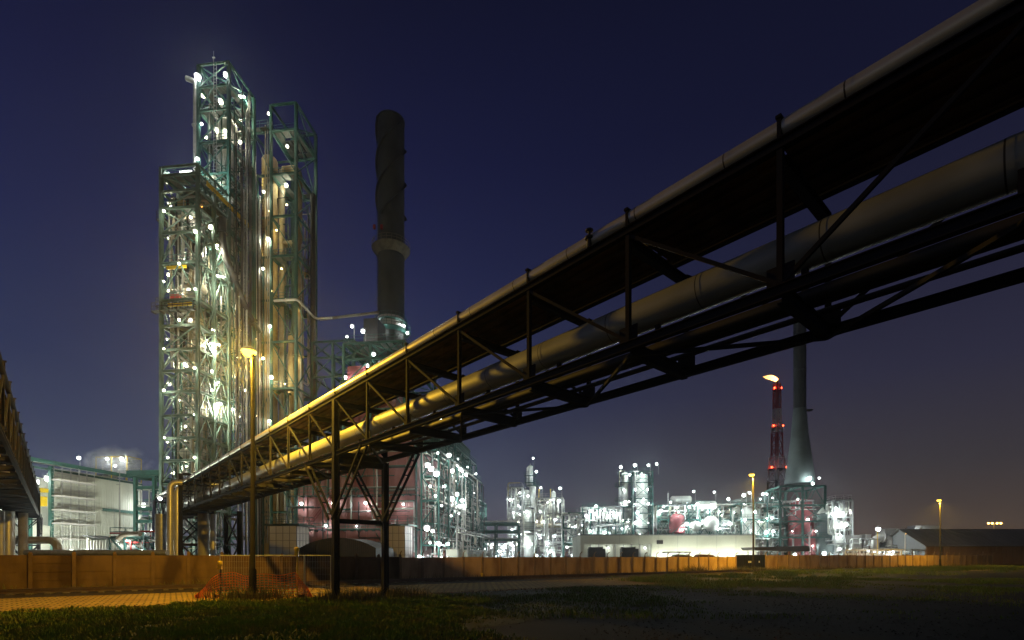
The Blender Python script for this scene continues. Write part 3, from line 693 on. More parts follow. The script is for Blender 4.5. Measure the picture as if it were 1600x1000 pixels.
for k in range(14):                          # stairs zigzag inside the lower block
    z0, z1 = la[0] + k * 2.9, la[0] + (k + 1) * 2.9
    if z1 < 44: stairs(T1, (.8 if k % 2 else 4.4), (4.4 if k % 2 else .8), 1.1 + .9 * (k % 2), z0, z1)
vessel(T1, 3.1, 9.3, 22, 69.5, 1.35, vesw); vessel(T1, 2.6, 3.4, 30, 43, 1.0, oldins); vessel(T1, 3.2, 3.4, 12, 24, .8, oldins)
vessel(T1, 2.6, 3.4, 45.5, 50.5, 1.1, dark)
drum(T1, 1.0, 4.8, 2.4, zat(468, 71) + 2.2, .75, oldins); drum(T1, .8, 4.2, 2.2, la[12] + 1.5, .7, vesw); drum(T1, 1, 4.6, 2.4, la[3] + 1.5, .7, vesw)
MB().box(.8, 4.6, 1.0, 5.0, la[13] + .3, la[13] + .9).box(1.0, 2.4, 1.0, 3.0, la[13] + .9, la[14] - .3).build('equipment_skid', rustp, T1, smooth=False)
MB().box(3.4, 5.2, .6, 1.2, la[10] + .3, la[10] + 1.6).build('control_cabinet', gableg, T1, smooth=False)
MB().box(.9, 2.2, .5, 1.4, la[10] + .3, la[10] + 1.1).build('control_cabinet', redp, T1, smooth=False)
for (z, x0, x1) in ((la[11] - .45, .6, 3.6), (la[10] - .5, .8, 4.4) ): MB().ibeam((x0, .25, z), (x1, .25, z), .2, .4).build('monorail_beam', yellow, T1, smooth=False)
p0 = T.side(372, 318, 5.9); p1 = T.side(366, 292, 5.9)
MB().ibeam((5.62, 1.5, 54.0), (5.62, 11.5, 54.0), .25, .5).build('monorail_beam', yellow, T1, smooth=False)
zt = zat(118, 76)
pipe(T1, [(.05, 6.4, zat(258, 76)), (.05, 6.4, zt), (-1.3, 6.2, zt + .5)], .36, pipew, 'vent_pipe', 14)
pipe(T1, [(.9, 1.3, la[12]), (.9, 1.3, la[13] - .3), (2.4, 1.3, la[13] - .3)], .3, oldins, 'vent_pipe', 12)
pipe(T1, [(5.9, 4.4, 51), (5.9, 4.4, 46.5), (6.1, 9.5, 40), (6.1, 12.6, 38)], .5, dark, 'duct', 14)
pipe(T1, [(5.0, 12.0, zat(150, 80)), (6.3, 9.3, 70.5), (6.3, 9.3, 2)], .15, galv, 'riser', 10)
rn = random.Random(3)
for k in range(6): pipe(T1, [(5.4 + k % 2 * .4, 12.9 + k * .28, 0), (5.4 + k % 2 * .4, 12.9 + k * .28, 50 + (k * 7) % 17)], .09 + .03 * (k % 3), (dark, galv, teald)[k % 3], 'riser', 8, flanges=False)
for k in range(16):
    y = 6.8 + k * .37; zt = rn.choice((64, 70, 60, 52, 45, 73)) + rn.uniform(-2, 2)
    pipe(T1, [(5.75 + rn.uniform(0, .7), y, rn.choice((0, 0, 10))), (5.75 + rn.uniform(0, .7) * 0 + .3, y, zt)], rn.uniform(.05, .12), rn.choice((pipew, dark, galv, dark, teald)), 'riser', 8, flanges=False)
for k in range(9):
    x = .8 + k * .5; pipe(T1, [(x, 5.6, 0), (x, 5.6, rn.uniform(30, 52))], rn.uniform(.06, .15), rn.choice((dark, galv, oldins)), 'riser', 8)
pipework(T1, (.5, 5.2, .6, 5.8, 3, 52), 60, 21, (.06, .16), [dark, oldins, galv, teald, pipew]); pipework(T1, (.8, 5.3, 6.6, 12, 5, 70), 50, 22, (.06, .16), [dark, oldins, galv, teald, pipew])
ladder(T1, 3.4, 6.15, lb[16], zat(95, 76), galv); MB().tube([(3.2, 6.1, 74.6), (3.2, 6.1, 77.2)], .04, 6).box(3.0, 3.4, 6.0, 6.2, 76.2, 76.3).build('lightning_rod', galv, T1)
lamps(T1, T, [(309, 122), (353, 118), (315, 194), (309, 249)], 6.15, .32, tow_l)
lamps(T1, T, [(377, 151), (375, 222), (373, 188), (366, 334), (345, 160), (340, 205), (346, 240)], 8.5, .26, warm_l, 2, strips=True)
lamps(T1, T, [(256, 440), (305, 452), (256, 545), (304, 575), (256, 610), (303, 648), (257, 684), (304, 715), (256, 330), (305, 362), (280, 500), (280, 412)], -.9, .17, warm_l)  # lamps added before the front face to light its beams
lamp(T1, T.front(291, 270, 2.5), .42, tow_l, True)
lamps(T1, T, [(329, 355), (336, 385), (314, 398), (344, 432), (334, 445), (267, 454), (333, 516), (336, 538), (291, 570), (331, 580), (340, 598), (331, 610), (340, 632), (290, 667), (286, 690), (290, 729), (270, 739), (280, 625), (262, 715)], 1.6, .30, warm_l, 2.2, strips=True)
lamps(T1, T, [(378, 516), (366, 527), (371, 559), (371, 588), (367, 602), (368, 618), (372, 629), (374, 651), (361, 565), (371, 575), (364, 640), (372, 665), (366, 690), (372, 480), (384, 545), (384, 610)], 8.5, .18, warm_l, 3)
lamp(T1, T.front(315, 322, 1.5), .12, amber_l)
lamps(T1, T, [(262, 285), (300, 297), (265, 320), (298, 340), (262, 372), (300, 385), (285, 405), (264, 430), (296, 455), (268, 495), (298, 500), (262, 530), (300, 560), (264, 600), (300, 645), (266, 655), (262, 690)], 1.0, .25, warm_l, 3.5)  # more lamps added to brighten the dark lower block
lamps(T1, T, [(318, 150), (348, 170), (322, 215), (350, 255), (330, 280), (345, 305), (352, 205)], 7.0, .22, warm_l, 4)

# ------------------------------------------------------------------ T2: open green tower with the tan column
T = Fr((397 - 800) / F * 84.9, 84.9); T2 = thing('process_tower', 'open green lattice tower holding a tall tan column right of the stepped tower', 'process tower', T)
l2 = [zat(y, 84.3) for y in (800, 735, 670, 607, 534, 468, 400, 338, 272, 204, 163)]
frame_block(T2, 3.0, 7.4, 0, 6.4, l2, .42, .36, teal, '/\\/\\\\\\/\\\\\\.', sides='fb')
frame_block(T2, 0, 2.98, .03, 6.37, l2[:-1], .36, .30, teald, '/\\./..\\/', sides='fb')
b = MB()
for a, c in zip([0] + l2[:-1], l2): b.bar((7.4, 0, a), (7.4, 6.4, c), .16); b.bar((7.4, 6.4, a), (7.4, 0, c), .16)
b.build('side_bracing', teal, T2, smooth=False)
for i in (3, 5, 6, 8, 9): platform(T2, 3.2, 7.2, .3, 6.2, l2[i] + .2, teal, hole=(4.2, 6.6, 1.8, 5.2))
platform(T2, .1, 2.9, -.8, .6, l2[9] + .2, teal); platform(T2, .1, 2.9, 3.4, 6.2, l2[8] + .2, teald); platform(T2, 3.3, 7.0, 3.5, 6.2, zat(190, 84), dark)
vessel(T2, 1.45, 2.1, 2, zat(240, 86), 1.27, rustp, 'column_vessel', 28); vessel(T2, 3.1, 3.0, 2, zat(255, 86), .50, oldins, 'column_vessel')
pipe(T2, [(3.9, 2.2, zat(262, 86)), (6.55, 2.2, zat(262, 86)), (6.55, 2.2, 4)], .62, rustp, 'duct', 18)
pipe(T2, [(3.4, 3.2, zat(378, 87)), (5.4, 3.2, zat(378, 87)), (5.9, 4.0, zat(420, 87)), (5.9, 4.0, 8)], .55, oldins, 'duct', 16)
vessel(T2, 5.0, 3.0, 2, zat(520, 87), .66, rustp, 'column_vessel'); vessel(T2, 7.9, 4.5, 2, zat(300, 88), .45, dark, 'column_vessel')
pipe(T2, [(3.8, -.4, zat(470, 84)), (7.9, -.4, zat(470, 84)), (8.4, 4.4, zat(497, 88)), (11.4, 4.4, zat(497, 88))], .2, silver, 'pipe', 10)
for x, z in ((.35, 71), (2.1, 73), (2.5, 73.5), (2.85, 66)): pipe(T2, [(x, -.15, 4), (x, -.15, z)], .10, rn.choice((galv, oldins)), 'riser', 8)
pipework(T2, (3.2, 7.2, .5, 6, 6, 62), 26, 5, (.07, .2), [oldins, pipew, dark, teald]); ladder(T2, 1.2, .55, 5, 66, dark)
lamps(T2, T, [(420, 178), (449, 229), (418, 246), (447, 290)], .8, .30, warm_l, 1.5)
lamps(T2, T, [(419, 374), (422, 510), (421, 658), (437, 664), (424, 590)], -.5, .22, warm_l)
lamps(T2, T, [(430, 440), (444, 700), (412, 720), (452, 560)], 3, .25, warm_l, 2)
for (px_, py_) in ((400, 275), (421, 330), (399, 395), (424, 455), (400, 530), (423, 600), (402, 650)): lamp(T2, T.front(px_, py_, .2), .15, yel_l)  # yellow lamps added to light the tan column
for (px_, py_) in ((448, 320), (440, 420), (461, 480), (445, 600), (462, 560), (432, 360)): lamp(T2, T.front(px_, py_, .9), .14, yel_l)  # same added yellow light for the ducts beside it
lamp(T2, T.front(412, 300, -1.6), .2, warm_l); lamp(T2, T.front(411, 420, -1.6), .2, warm_l); lamp(T2, T.front(411, 560, -1.6), .2, warm_l)  # warm lamps added in front of the column for its yellow tone

# green link frames between the green tower and the furnace
T = Fr((488 - 800) / F * 88, 88); LK = thing('link_frame', 'green lattice link frame between the open tower and the furnace', 'steel frame', T)
frame_block(LK, 0, 7.5, 0, 8, [zat(y, 88) for y in (840, 780, 720, 660, 630, 590, 560, 535)], .36, .34, teald, 'XXXXXAXX', sides='fb', xs=[0, 3.7, 7.5])
platform(LK, .2, 7.3, .3, 7.7, zat(660, 88) + .2, teald); pipework(LK, (.3, 7.2, .5, 7.5, 3, 30), 26, 41, (.07, .2), [teald, pipew, oldins])
lamps(LK, T, [(497, 700), (520, 640), (505, 760), (530, 745)], 3, .22, white_l, 3)

# ------------------------------------------------------------------ chimney
Y = 110; T = Fr((611 - 800) / F * Y, Y, 0); CH = thing('chimney_stack', 'tall dark round chimney with a ring platform behind the furnace', 'chimney', T)
rc = 20.5 / F * Y; zc = zat(172, Y - rc)
prof = [(rc, 0)]
z = 48.
while z < zc - 3: prof += [(rc, z - .06), (rc * 1.015, z - .05), (rc * 1.015, z + .05), (rc, z + .06)]; z += 4.4
prof += [(rc, zc - .3), (rc * 1.05, zc - .25), (rc * 1.05, zc), (rc * .8, zc - .02), (rc * .8, zc - 3)]
MB().lathe(prof, n=40).build('shaft', stackm, CH)
for ph in (0, 2 * pi / 3, 4 * pi / 3):
    b = MB(); K = 60; z0, z1 = zat(345, Y), zc - .5
    for k in range(K):
        pts = []
        for m in (k, k + 1):
            t = ph + m / K * 2 * pi * .95; zz = z0 + (z1 - z0) * m / K; pts.append((t, zz))
        (t0, za), (t1, zb_) = pts
        b.hexa([(rc * cos(t0), rc * sin(t0), za - .05), ((rc + .5) * cos(t0), (rc + .5) * sin(t0), za - .05), ((rc + .5) * cos(t1), (rc + .5) * sin(t1), zb_ - .05), (rc * cos(t1), rc * sin(t1), zb_ - .05),
                (rc * cos(t0), rc * sin(t0), za + .05), ((rc + .5) * cos(t0), (rc + .5) * sin(t0), za + .05), ((rc + .5) * cos(t1), (rc + .5) * sin(t1), zb_ + .05), (rc * cos(t1), rc * sin(t1), zb_ + .05)])
    b.build('helical_strake', stackm, CH, smooth=False)
def ring(root, z, r0, r1, mat, cone=1.2, n=24):
    b = MB().lathe([(r0, z - cone), (r0 + .1, z - cone), (r1, z - .1), (r1, z), (r0, z)], n=n)
    for k in range(n):
        t, t2 = 2 * pi * k / n, 2 * pi * (k + 1) / n; q = r1 - .05
        b.bar((q * cos(t), q * sin(t), z), (q * cos(t), q * sin(t), z + 1.2), .06)
        for h in (.6, 1.2): b.bar((q * cos(t), q * sin(t), z + h), (q * cos(t2), q * sin(t2), z + h), .05)
    b.build('ring_platform', mat, root, smooth=False)
ring(CH, zat(375, Y - 3.4), rc * 1.02, 29.5 / F * Y, M('old_platform', (.21, .19, .14), .7, 0, (.10, .085, .06), .7, 1), 1.6)
ring(CH, zat(519, Y), rc * 1.02, 30 / F * Y, teal, .5); ring(CH, zat(505, Y), rc * 1.02, 25 / F * Y, teal, .3)
MB().lathe([(rc * 1.02, zat(517, Y)), (rc * 1.03, zat(500, Y))], n=40).build('collar', whitep, CH)
for px in (590, 601): MB().box((px - 611) / F * Y, (px - 611) / F * Y + .5, -rc - .9, -rc - .5, zat(374, Y), zat(368, Y)).build('beacon_box', redp, CH, smooth=False)
ladder(CH, -rc * .96, -.9, 50, zc - 1, dark)
for px, py in ((588, 503), (597, 515), (640, 516), (634, 505)): lamp(CH, ((px - 611) / F * 106, -4.0 if 595 < px < 630 else -1.6, zat(py, 107)), .30, white_l)
MB().tube([((500 - 611) / F * Y, 0, zat(499, Y)), ((597 - 611) / F * Y, -rc * .9, zat(497, Y))], .28, 10).build('pipe', oldins, CH)

# ------------------------------------------------------------------ furnace
T = Fr((465 - 800) / F * 82.5, 82.5); FU = thing('furnace_building', 'pink panelled furnace block with green walkways behind the long bridge', 'furnace', T)
FW, FDp = 19.8, 38.0
for (z0, z1) in ((0.2, zat(829, 82)), (zat(829, 82) + .3, zat(776, 82)), (zat(776, 82) + .3, 20.0)):
    for k in range(6):
        x0, x1 = k * FW / 6 + .03, (k + 1) * FW / 6 - .03; b = MB().box(x0, x1, .0, .3, z0, z1)
        for j in range(1, 3): b.bar((x0, -.06, z0 + (z1 - z0) * j / 3), (x1, -.06, z0 + (z1 - z0) * j / 3), .1, .14)
        b.bar(((x0 + x1) / 2, -.12, z0), ((x0 + x1) / 2, -.12, z1), .14, .16); b.build('wall_panel', pink, FU, smooth=False)
    for k in range(8): MB().box(FW - .3, FW, .35 + k * 4.65, .35 + (k + 1) * 4.65 - .06, z0, z1).build('wall_panel', pink, FU, smooth=False)
MB().box(.2, FW - .35, .35, FDp, 19.8, 20.1).build('roof', teald, FU, smooth=False)
for x in [k * FW / 6 for k in range(7)]: MB().ibeam((x, -.35, 0), (x, -.35, 20.2), .3, .34).build('column', pink if 0 < x < FW else teald, FU, smooth=False)
for z in (zat(829, 82), zat(776, 82)): platform(FU, -1.0, FW + .5, -1.6, -.55, z, teal)
for (x0, x1, z0, z1) in ((2, 6.4, zat(829, 82), zat(776, 82)), (12, 8, zat(776, 82), zat(776, 82) + 4.5), (16.5, 12.6, zat(829, 82), zat(776, 82))): stairs(FU, x0, x1, -1.5, z0, z1, redw, .7)
pipework(FU, (-1, FW, -1.5, -.5, .6, 19), 34, 66, (.06, .16), [teal, galv, pipew, dark, teald])
for k in range(6):
    xa_, xb_ = k * FW / 6, (k + 1) * FW / 6
    b = MB().bar((xa_, -.45, zat(776, 82) + .4), (xb_, -.45, 19.5), .14) if k % 2 else MB().bar((xb_, -.45, .6), (xa_, -.45, zat(829, 82) - .3), .14)
    b.build('bracing', teald, FU, smooth=False)
x0, x1 = T.front(543, 868, 3)[0], T.front(578, 868, 3)[0]
for k in range(4): MB().box(x0, x1, 3, 9, 20.15 + k * 3.3, 20.15 + (k + 1) * 3.3 - .08).bar(((x0 + x1) / 2, 2.9, 20.15 + k * 3.3), ((x0 + x1) / 2, 2.9, 23.3 + k * 3.3), .15).build('upper_box', redw, FU, smooth=False)
x0, x1 = T.front(584, 868, 6)[0], T.front(622, 868, 6)[0]
b = MB(); b.hexa([(x0, 6, 20.15), (x1, 6, 20.15), (x1, 14, 20.15), (x0, 14, 20.15), (x0 + 1.2, 7, 34), (x1 - 1, 7, 34), (x1 - 1, 13, 34), (x0 + 1.2, 13, 34)]); b.build('upper_hopper', pink, FU, smooth=False)
xa, xb = T.front(537, 868, 2)[0], T.front(632, 868, 2)[0]
frame_block(FU, xa, xb, 2, 20, [zat(y, 83) for y in (640, 600, 560, 535)], .4, .36, teal, 'XA/X', sides='fr', xs=[xa, (xa + xb) / 2 - .6, xb], z0=20.1)
platform(FU, xa, xb, 2, 20, zat(535, 83) + .22, teal, hole=((xa + xb) / 2, xb - 1, 6, 16)); platform(FU, xa, xb, 1.8, 5, zat(600, 83), teal)
pipe(FU, [(x1, 9, 34), (x1 + 1.2, 12, 38)], .8, redw, 'duct', 14); MB().box(T.front(568, 868, 12)[0], T.front(590, 868, 12)[0], 12, 16, 36, zat(503, 95)).build('upper_box', dark, FU, smooth=False)
lamps(FU, T, [(539, 590), (560, 591), (584, 554), (594, 567), (575, 572)], 2.2, .30, white_l)
lamps(FU, T, [(550, 510), (542, 526), (567, 518)], 8, .34, white_l, 0, (0, 1, 2))
lamps(FU, T, [(471, 787), (475, 823), (509, 822), (557, 822), (571, 786), (612, 823), (520, 786), (630, 788)], -1.0, .25, white_l, 0)
lamp(FU, T.side(688, 656, FW - 1.5), .34, white_l, pole=2)
# side rack of the furnace, receding
RK = thing('furnace_rack', 'green pipe rack with rows of lamps along the right side of the furnace', 'pipe rack', T)
ys = [.5, 6.8, 13, 19.2, 25.5, 31.7, 38]
frame_block(RK, FW + .6, FW + 3.4, .5, 38, [3.6, 7.0, 10.6, 14.4, 18.6], .24, .24, teal, '.X/\\X', ys=ys, sides='fr')
for z in (3.6, 7.0, 10.6, 14.4, 18.6): platform(RK, FW + .8, FW + 3.2, .7, 37.8, z + .2, teal)
pipework(RK, (FW + .7, FW + 4.2, .5, 38, .5, 18), 98, 61, (.05, .15), [pipew, vesw, galv, silver, teald, dark])
pipework(RK, (FW + 3.6, FW + 6.5, .5, 38, .3, 6.5), 40, 62, (.05, .14), [pipew, galv, silver, dark])
for k in range(5): MB().box(FW + 4.2, FW + 6.2, 2 + k * 7.5, 5 + k * 7.5, .05, 3.0).build('cabin', cream, RK, smooth=False)
for (px, py) in [(684, 708), (701.6, 711.6), (711, 723), (715, 727), (719, 733), (722.6, 737), (728, 742), (707, 736), (673.6, 733), (682, 740.6), (668, 727), (672, 760), (680.6, 775), (714, 772.6), (706, 779.6), (722, 782), (711.6, 785.6), (723, 790.6), (718, 791), (711, 798), (717, 802), (705, 806), (667, 825.6), (676, 830), (715, 828), (690, 790), (694, 760), (700, 850), (686, 850), (672, 848)]:
    lamp(RK, T.side(px, py, FW + 3.7), .17 + .09 * ((px * 7 + py * 3) % 3), white_l)
for (px, py, Y) in ((638, 872), 76, ) and [(638, 871, 76), (655, 870, 78), (690, 871, 90), (704, 871, 96), (714, 870, 100), (723, 871, 105), (733, 871, 112), (660, 871, 80)]:
    lamp(RK, T.local(G(px, Y, max(.6, zat(py, Y)))), .26, white_l)
T = Fr((644 - 800) / F * 99, 99); CB = thing('clad_block', 'dim green clad block rising behind the furnace pipe rack', 'industrial building', T)
sheet(CB, 'wall', teald, (0, 0), (5.2, 0), 0, 28, .6); sheet(CB, 'wall', teald, (5.2, .1), (5.2, 30), 0, 28, .8); MB().box(-.1, 5.4, -.1, 30, 28.02, 28.3).build('roof', teald, CB, smooth=False)
frame_block(CB, 5.5, 6.8, -.4, 30, [7, 13, 19, 24.5], .26, .26, teal, '.X/X', ys=[-.4, 7, 14, 22, 30], sides='r')
for z in (13, 19, 24.5): platform(CB, 5.6, 6.8, -.2, 29.8, z + .2, teal)
for k in range(12): lamp(CB, (7.2, 1 + k * 2.4, (14.6, 20.6, 17, 22)[k % 4]), .15 + .05 * (k % 3), white_l)
pipework(CB, (5.3, 7.2, 0, 29, 2, 24), 26, 67, (.06, .16), [teal, galv, pipew, teald])

# panel tanks and the dark shed in front of the furnace
for (px0, px1, lb, Y) in ((421, 466, 'white gridded panel tank left of the dark shed', 70), (595, 634, 'white gridded panel tank right of the dark shed behind the far bridge post', 70)):
    T = at(px0, Y); r = thing('panel_tank', lb, 'tank', T, 'white gridded panel tanks'); w = (px1 - px0) / F * Y; h = zat(822, Y)
    b = MB().box(0, w, 0, 3.2, .1, h); b.build('tank_body', whitep, r, smooth=False); b = MB()
    for k in range(5): x = k * w / 4; b.bar((x, -.03, .1), (x, -.03, h), .06)
    for k in range(7): z = .1 + (h - .1) * k / 6; b.bar((0, -.035, z), (w, -.035, z), .06); b.bar((w + .03, 0, z), (w + .03, 3.2, z), .06)
    for k in range(5): b.bar((w + .03, k * .8, .1), (w + .03, k * .8, h), .06)
    b.build('ribs', gableg, r, smooth=False); platform(r, -.4, w + .6, -.5, 3.6, h + .25, teald)
T = at(468, 62); r = thing('storage_shed', 'black ribbed shed with a low arched roof behind the wall', 'shed', T); w = (592 - 468) / F * 62
b = MB(); K = 10
for k in range(K):
    a0, a1 = k / K, (k + 1) / K; z0, z1 = 2.9 + 1.25 * sin(pi * a0) ** .8, 2.9 + 1.25 * sin(pi * a1) ** .8
    b.hexa([(w * a0, 0, 0), (w * a1, 0, 0), (w * a1, 6, 0), (w * a0, 6, 0), (w * a0, 0, z0), (w * a1, 0, z1), (w * a1, 6, z1), (w * a0, 6, z0)])
b.build('body', black, r, smooth=False)
b = MB()
for k in range(40): a0 = k / 40; z0 = 2.9 + 1.25 * sin(pi * a0) ** .8; b.bar((w * a0, -.03, 0), (w * a0, -.03, z0), .05)
b.build('ribs', dark, r, smooth=False)

# ------------------------------------------------------------------ left warehouse, scaffold, yard pieces
T = Fr((45 - 800) / F * 70, 70); WH = thing('warehouse', 'pale clad warehouse with green roof edge on the left', 'warehouse', T)
ZE, WL = zat(717, 70), 18.4
sheet(WH, 'wall', clad, (0, 3.1), (0, WL), 2.0, ZE - .7, .42, .05, .15); MB().box(-.14, .06, 3.1, WL, 0, 2.0).build('plinth', concr, WH, smooth=False)
sheet(WH, 'wall', clad, (-26, WL), (0, WL), 0, ZE - .7, .6); sheet(WH, 'wall', clad, (-9, .0), (-9, WL), 0, ZE - 1.0, .6)
MB().box(-9, -.05, .2, .35, 0, zat(820, 70)).build('low_wall', clad, WH, smooth=False); MB().box(-.1, .06, .4, 3.0, 0, zat(820, 70)).build('low_wall', clad, WH, smooth=False)
b = MB(); b.hexa([(-26, -.6, ZE + 4.0), (.5, -.6, ZE - .25), (.5, WL + .4, ZE - .25), (-26, WL + .4, ZE + 4.0), (-26, -.6, ZE + 4.3), (.5, -.6, ZE), (.5, WL + .4, ZE), (-26, WL + .4, ZE + 4.3)]); b.build('roof', clad, WH, smooth=False)
MB().ibeam((.56, -.6, ZE - .05), (.56, WL + .5, ZE - .05), .12, .55).build('gutter', teal, WH, smooth=False)
MB().ibeam((.1, .0, ZE - 1.0), (.1, WL, ZE - 1.0), .14, .3).build('eaves_beam', teald, WH, smooth=False)
for (x, y) in ((0, .1), (0, 3.0), (-8.9, .1)): MB().ibeam((x, y, 0), (x, y, ZE - .5), .45, .45).build('column', teal, WH, smooth=False)
MB().ibeam((-9, .1, ZE - 1.6), (0, .1, ZE - 1.0), .3, .8).build('portal_beam', teal, WH, smooth=False); MB().bar((-3, .1, ZE - 1.5), (0, .1, ZE - 3.2), .3).build('portal_brace', teal, WH, smooth=False)
MB().bar((-8.8, .12, 5.5), (-.3, .12, 9.0), .15).build('portal_brace', teal, WH, smooth=False)
MB().box(-8, .3, 1.4, 2.2, zat(790, 71), zat(775, 71)).box(-4, .4, 1.3, 2.3, zat(768, 71), zat(762, 71)).build('crane_beam', yellow, WH, smooth=False)
for (x, y, z) in ((-2, 2, ZE - 2.2), (-5, 1.6, ZE - 2.6), (-2.4, 4.6, ZE - 2.0), (-6, 6, ZE - 2.2), (-3, 1.0, 5.2)): lamp(WH, (x, y, z), .42, tow_l)
p = T.side(160, 796, .25); q = T.side(228, 803, .25)
MB().ibeam((.3, p[1], p[2]), (.3, q[1] + .8, p[2]), .25, .42).build('hoist_beam', teal, WH, smooth=False)
for t in (.25, .45, .75, .9): y = p[1] + (q[1] - p[1]) * t; MB().tube([(.3, y, p[2] - .2), (.3, y, 2.6)], .03, 6).build('hoist_cable', galv, WH)
SF = thing('scaffold', 'tube scaffold with pale plank decks at the corner of the left warehouse', 'scaffold', T)
sy0, sy1, sx1 = 3.2, 8.2, 1.5
for y in [sy0 + k * (sy1 - sy0) / 4 for k in range(5)]:
    for x in (.25, sx1): MB().tube([(x, y, 0), (x, y, ZE - .4)], .03, 6).build('standard', galv, SF)
for k, py in enumerate((750, 775, 797, 818, 842)):
    z = zat(py, 73); MB().box(.2, sx1 + .1, sy0 - .3, sy1 + .3, z - .06, z + .14).build('plank_deck', whitep, SF, smooth=False); b = MB()
    for x in (.25, sx1):
        for h in (.55, 1.05, 1.6): b.tube([(x, sy0 - .3, z + h), (x, sy1 + .3, z + h)], .025, 6)
    for y in (sy0, sy1):
        for h in (.55, 1.05): b.tube([(.1, y, z + h), (sx1 + .1, y, z + h)], .025, 6)
    b.tube([(sx1, sy0 + (k % 2) * 2.5, z), (sx1, sy0 + (k % 2) * 2.5 + 2.4, z + 2.0)], .025, 6); b.build('guard_rail', galv, SF)
# shed, skid and pipes in front of the warehouse wall
T = Fr(*G(136, 64)[:2], R_(-7)); r = thing('lean_to_shed', 'small grey ribbed shed with sloping roof by the left warehouse', 'shed', T)
sheet(r, 'wall', clad, (0, 0), (2.9, 0), 0, 3.9, .4); b = MB(); b.hexa([(-.2, -.4, 4.4), (3.3, -.4, 3.95), (3.3, 2.6, 3.95), (-.2, 2.6, 4.4), (-.2, -.4, 4.55), (3.3, -.4, 4.1), (3.3, 2.6, 4.1), (-.2, 2.6, 4.55)]); b.build('roof', gableg, r, smooth=False); MB().box(0, .1, .1, 2.4, 0, 4.2).build('wall', clad, r, smooth=False)
T = Fr(*G(172, 62)[:2], R_(-7)); r = thing('pump_skid', 'green framed pump skid with lamp in front of the left warehouse', 'pump skid', T)
frame_block(r, 0, 4.6, 0, 2.2, [2.2, 4.2], .2, .18, teal, '.\\', xs=[0, 2.0, 4.6]); platform(r, 0, 2.0, 0, 2.2, 4.3, teal); drum(r, .5, 4.2, 1.1, 3.2, .5, vesw); pipework(r, (0, 5.2, 0, 2.4, .3, 5), 26, 71, (.06, .16), [pipew, galv, silver, redp])
pipe(r, [(3.0, -.2, 0), (3.0, -.2, 3.7)], .09, redp); pipe(r, [(4.2, -.2, 4.6), (2, -.2, 4.6), (1.3, -.2, 4.0)], .3, oldins, 'duct', 12)
for (px, py) in ((200, 845), (168, 863), (222, 860), (112, 862), (88, 862)): lamp(r, T.front(px, py, 1.0 if px < 160 else -.5), .30 if px < 160 else .13, fill_l if px < 160 else white_l, px == 200, 0, 0, 2.6 if px < 160 else 0)  # the two leftmost are uplights added to brighten the warehouse wall
T = Fr(*G(212, 84)[:2], R_(-7)); r = thing('pipe_rack', 'green portal pipe rack between the warehouse and the stepped tower', 'pipe rack', T)
frame_block(r, 0, 3.4, 0, 8, [zat(y, 84) for y in (840, 815, 795, 762, 745)], .5, .5, teal, '.', sides=''); MB().ibeam((-1.4, -.3, zat(740, 84)), (4.4, -.3, zat(740, 84)), .4, .9).build('portal_beam', teal, r, smooth=False)
pipework(r, (0, 4.2, .2, 7, 1, zat(765, 84)), 44, 81, (.08, .2), [teal, pipew, vesw, galv]); lamps(r, T, [(228, 812), (238, 830), (224, 790), (240, 770)], 1, .26, white_l, 3)
lamp(r, T.local(G(250, 60, zat(779, 60))), .22, white_l)
def slim_lamp(px, Y, py, lb, lm, r=.34, pole_mat=None):
    T = Fr((px - 800) / F * Y, Y, 0); o = thing('lamp_post', lb, 'lamp post', T); z = zat(py, Y)
    MB().lathe([(.09, 0), (.05, z + .2)], n=10).build('pole', pole_mat or galv, o); lamp(o, (0, -.25, z), r, lm)
T = Fr(*G(187, 66)[:2], 0); o = thing('mast', 'slim grey mast in front of the left warehouse wall', 'mast', T); MB().lathe([(.08, 0), (.05, zat(738, 66))], n=10).build('pole', galv, o); MB().bar((-.4, 0, zat(757, 66)), (.1, 0, zat(757, 66)), .08).build('arm', galv, o, smooth=False)
slim_lamp(125, 92, 716, 'lamp post whose white lamp shows above the warehouse roof', white_l, .3)
T = Fr(*G(150, 92)[:2], R_(-7)); r = thing('roof_pipe_frame', 'yellow railed lit pipe platform in the steam behind the warehouse', 'platform', T)
frame_block(r, 0, 6.2, 0, 3, [zat(y, 92) for y in (800, 760, 714)], .10, .10, yellow, '...', xs=[0, 3.1, 6.2]); platform(r, 0, 6.2, 0, 3, zat(742, 92), galv); pipework(r, (0, 6, 0, 3, zat(745, 92), zat(720, 92)), 12, 88, (.06, .12))
lamp(r, T.front(167, 717, -.6), .26, white_l); lamp(r, T.front(190, 717, -.6), .34, tow_l); lamp(r, T.front(180, 728, -1.2), .2, white_l)
sm = bpy.data.materials.new('steam'); sm.use_nodes = True; t = sm.node_tree; t.nodes.clear(); o_ = t.nodes.new('ShaderNodeOutputMaterial'); v_ = t.nodes.new('ShaderNodeVolumePrincipled'); t.links.new(v_.outputs[0], o_.inputs['Volume'])
tcn = t.nodes.new('ShaderNodeTexCoord'); nz = t.nodes.new('ShaderNodeTexNoise'); nz.inputs['Scale'].default_value = .35; nz.inputs['Detail'].default_value = 4; t.links.new(tcn.outputs['Object'], nz.inputs['Vector'])
ln = t.nodes.new('ShaderNodeVectorMath'); ln.operation = 'MULTIPLY'; ln.inputs[1].default_value = (1 / 7.0, 1 / 3.2, 1 / 3.4); t.links.new(tcn.outputs['Object'], ln.inputs[0])
le = t.nodes.new('ShaderNodeVectorMath'); le.operation = 'LENGTH'; t.links.new(ln.outputs[0], le.inputs[0])
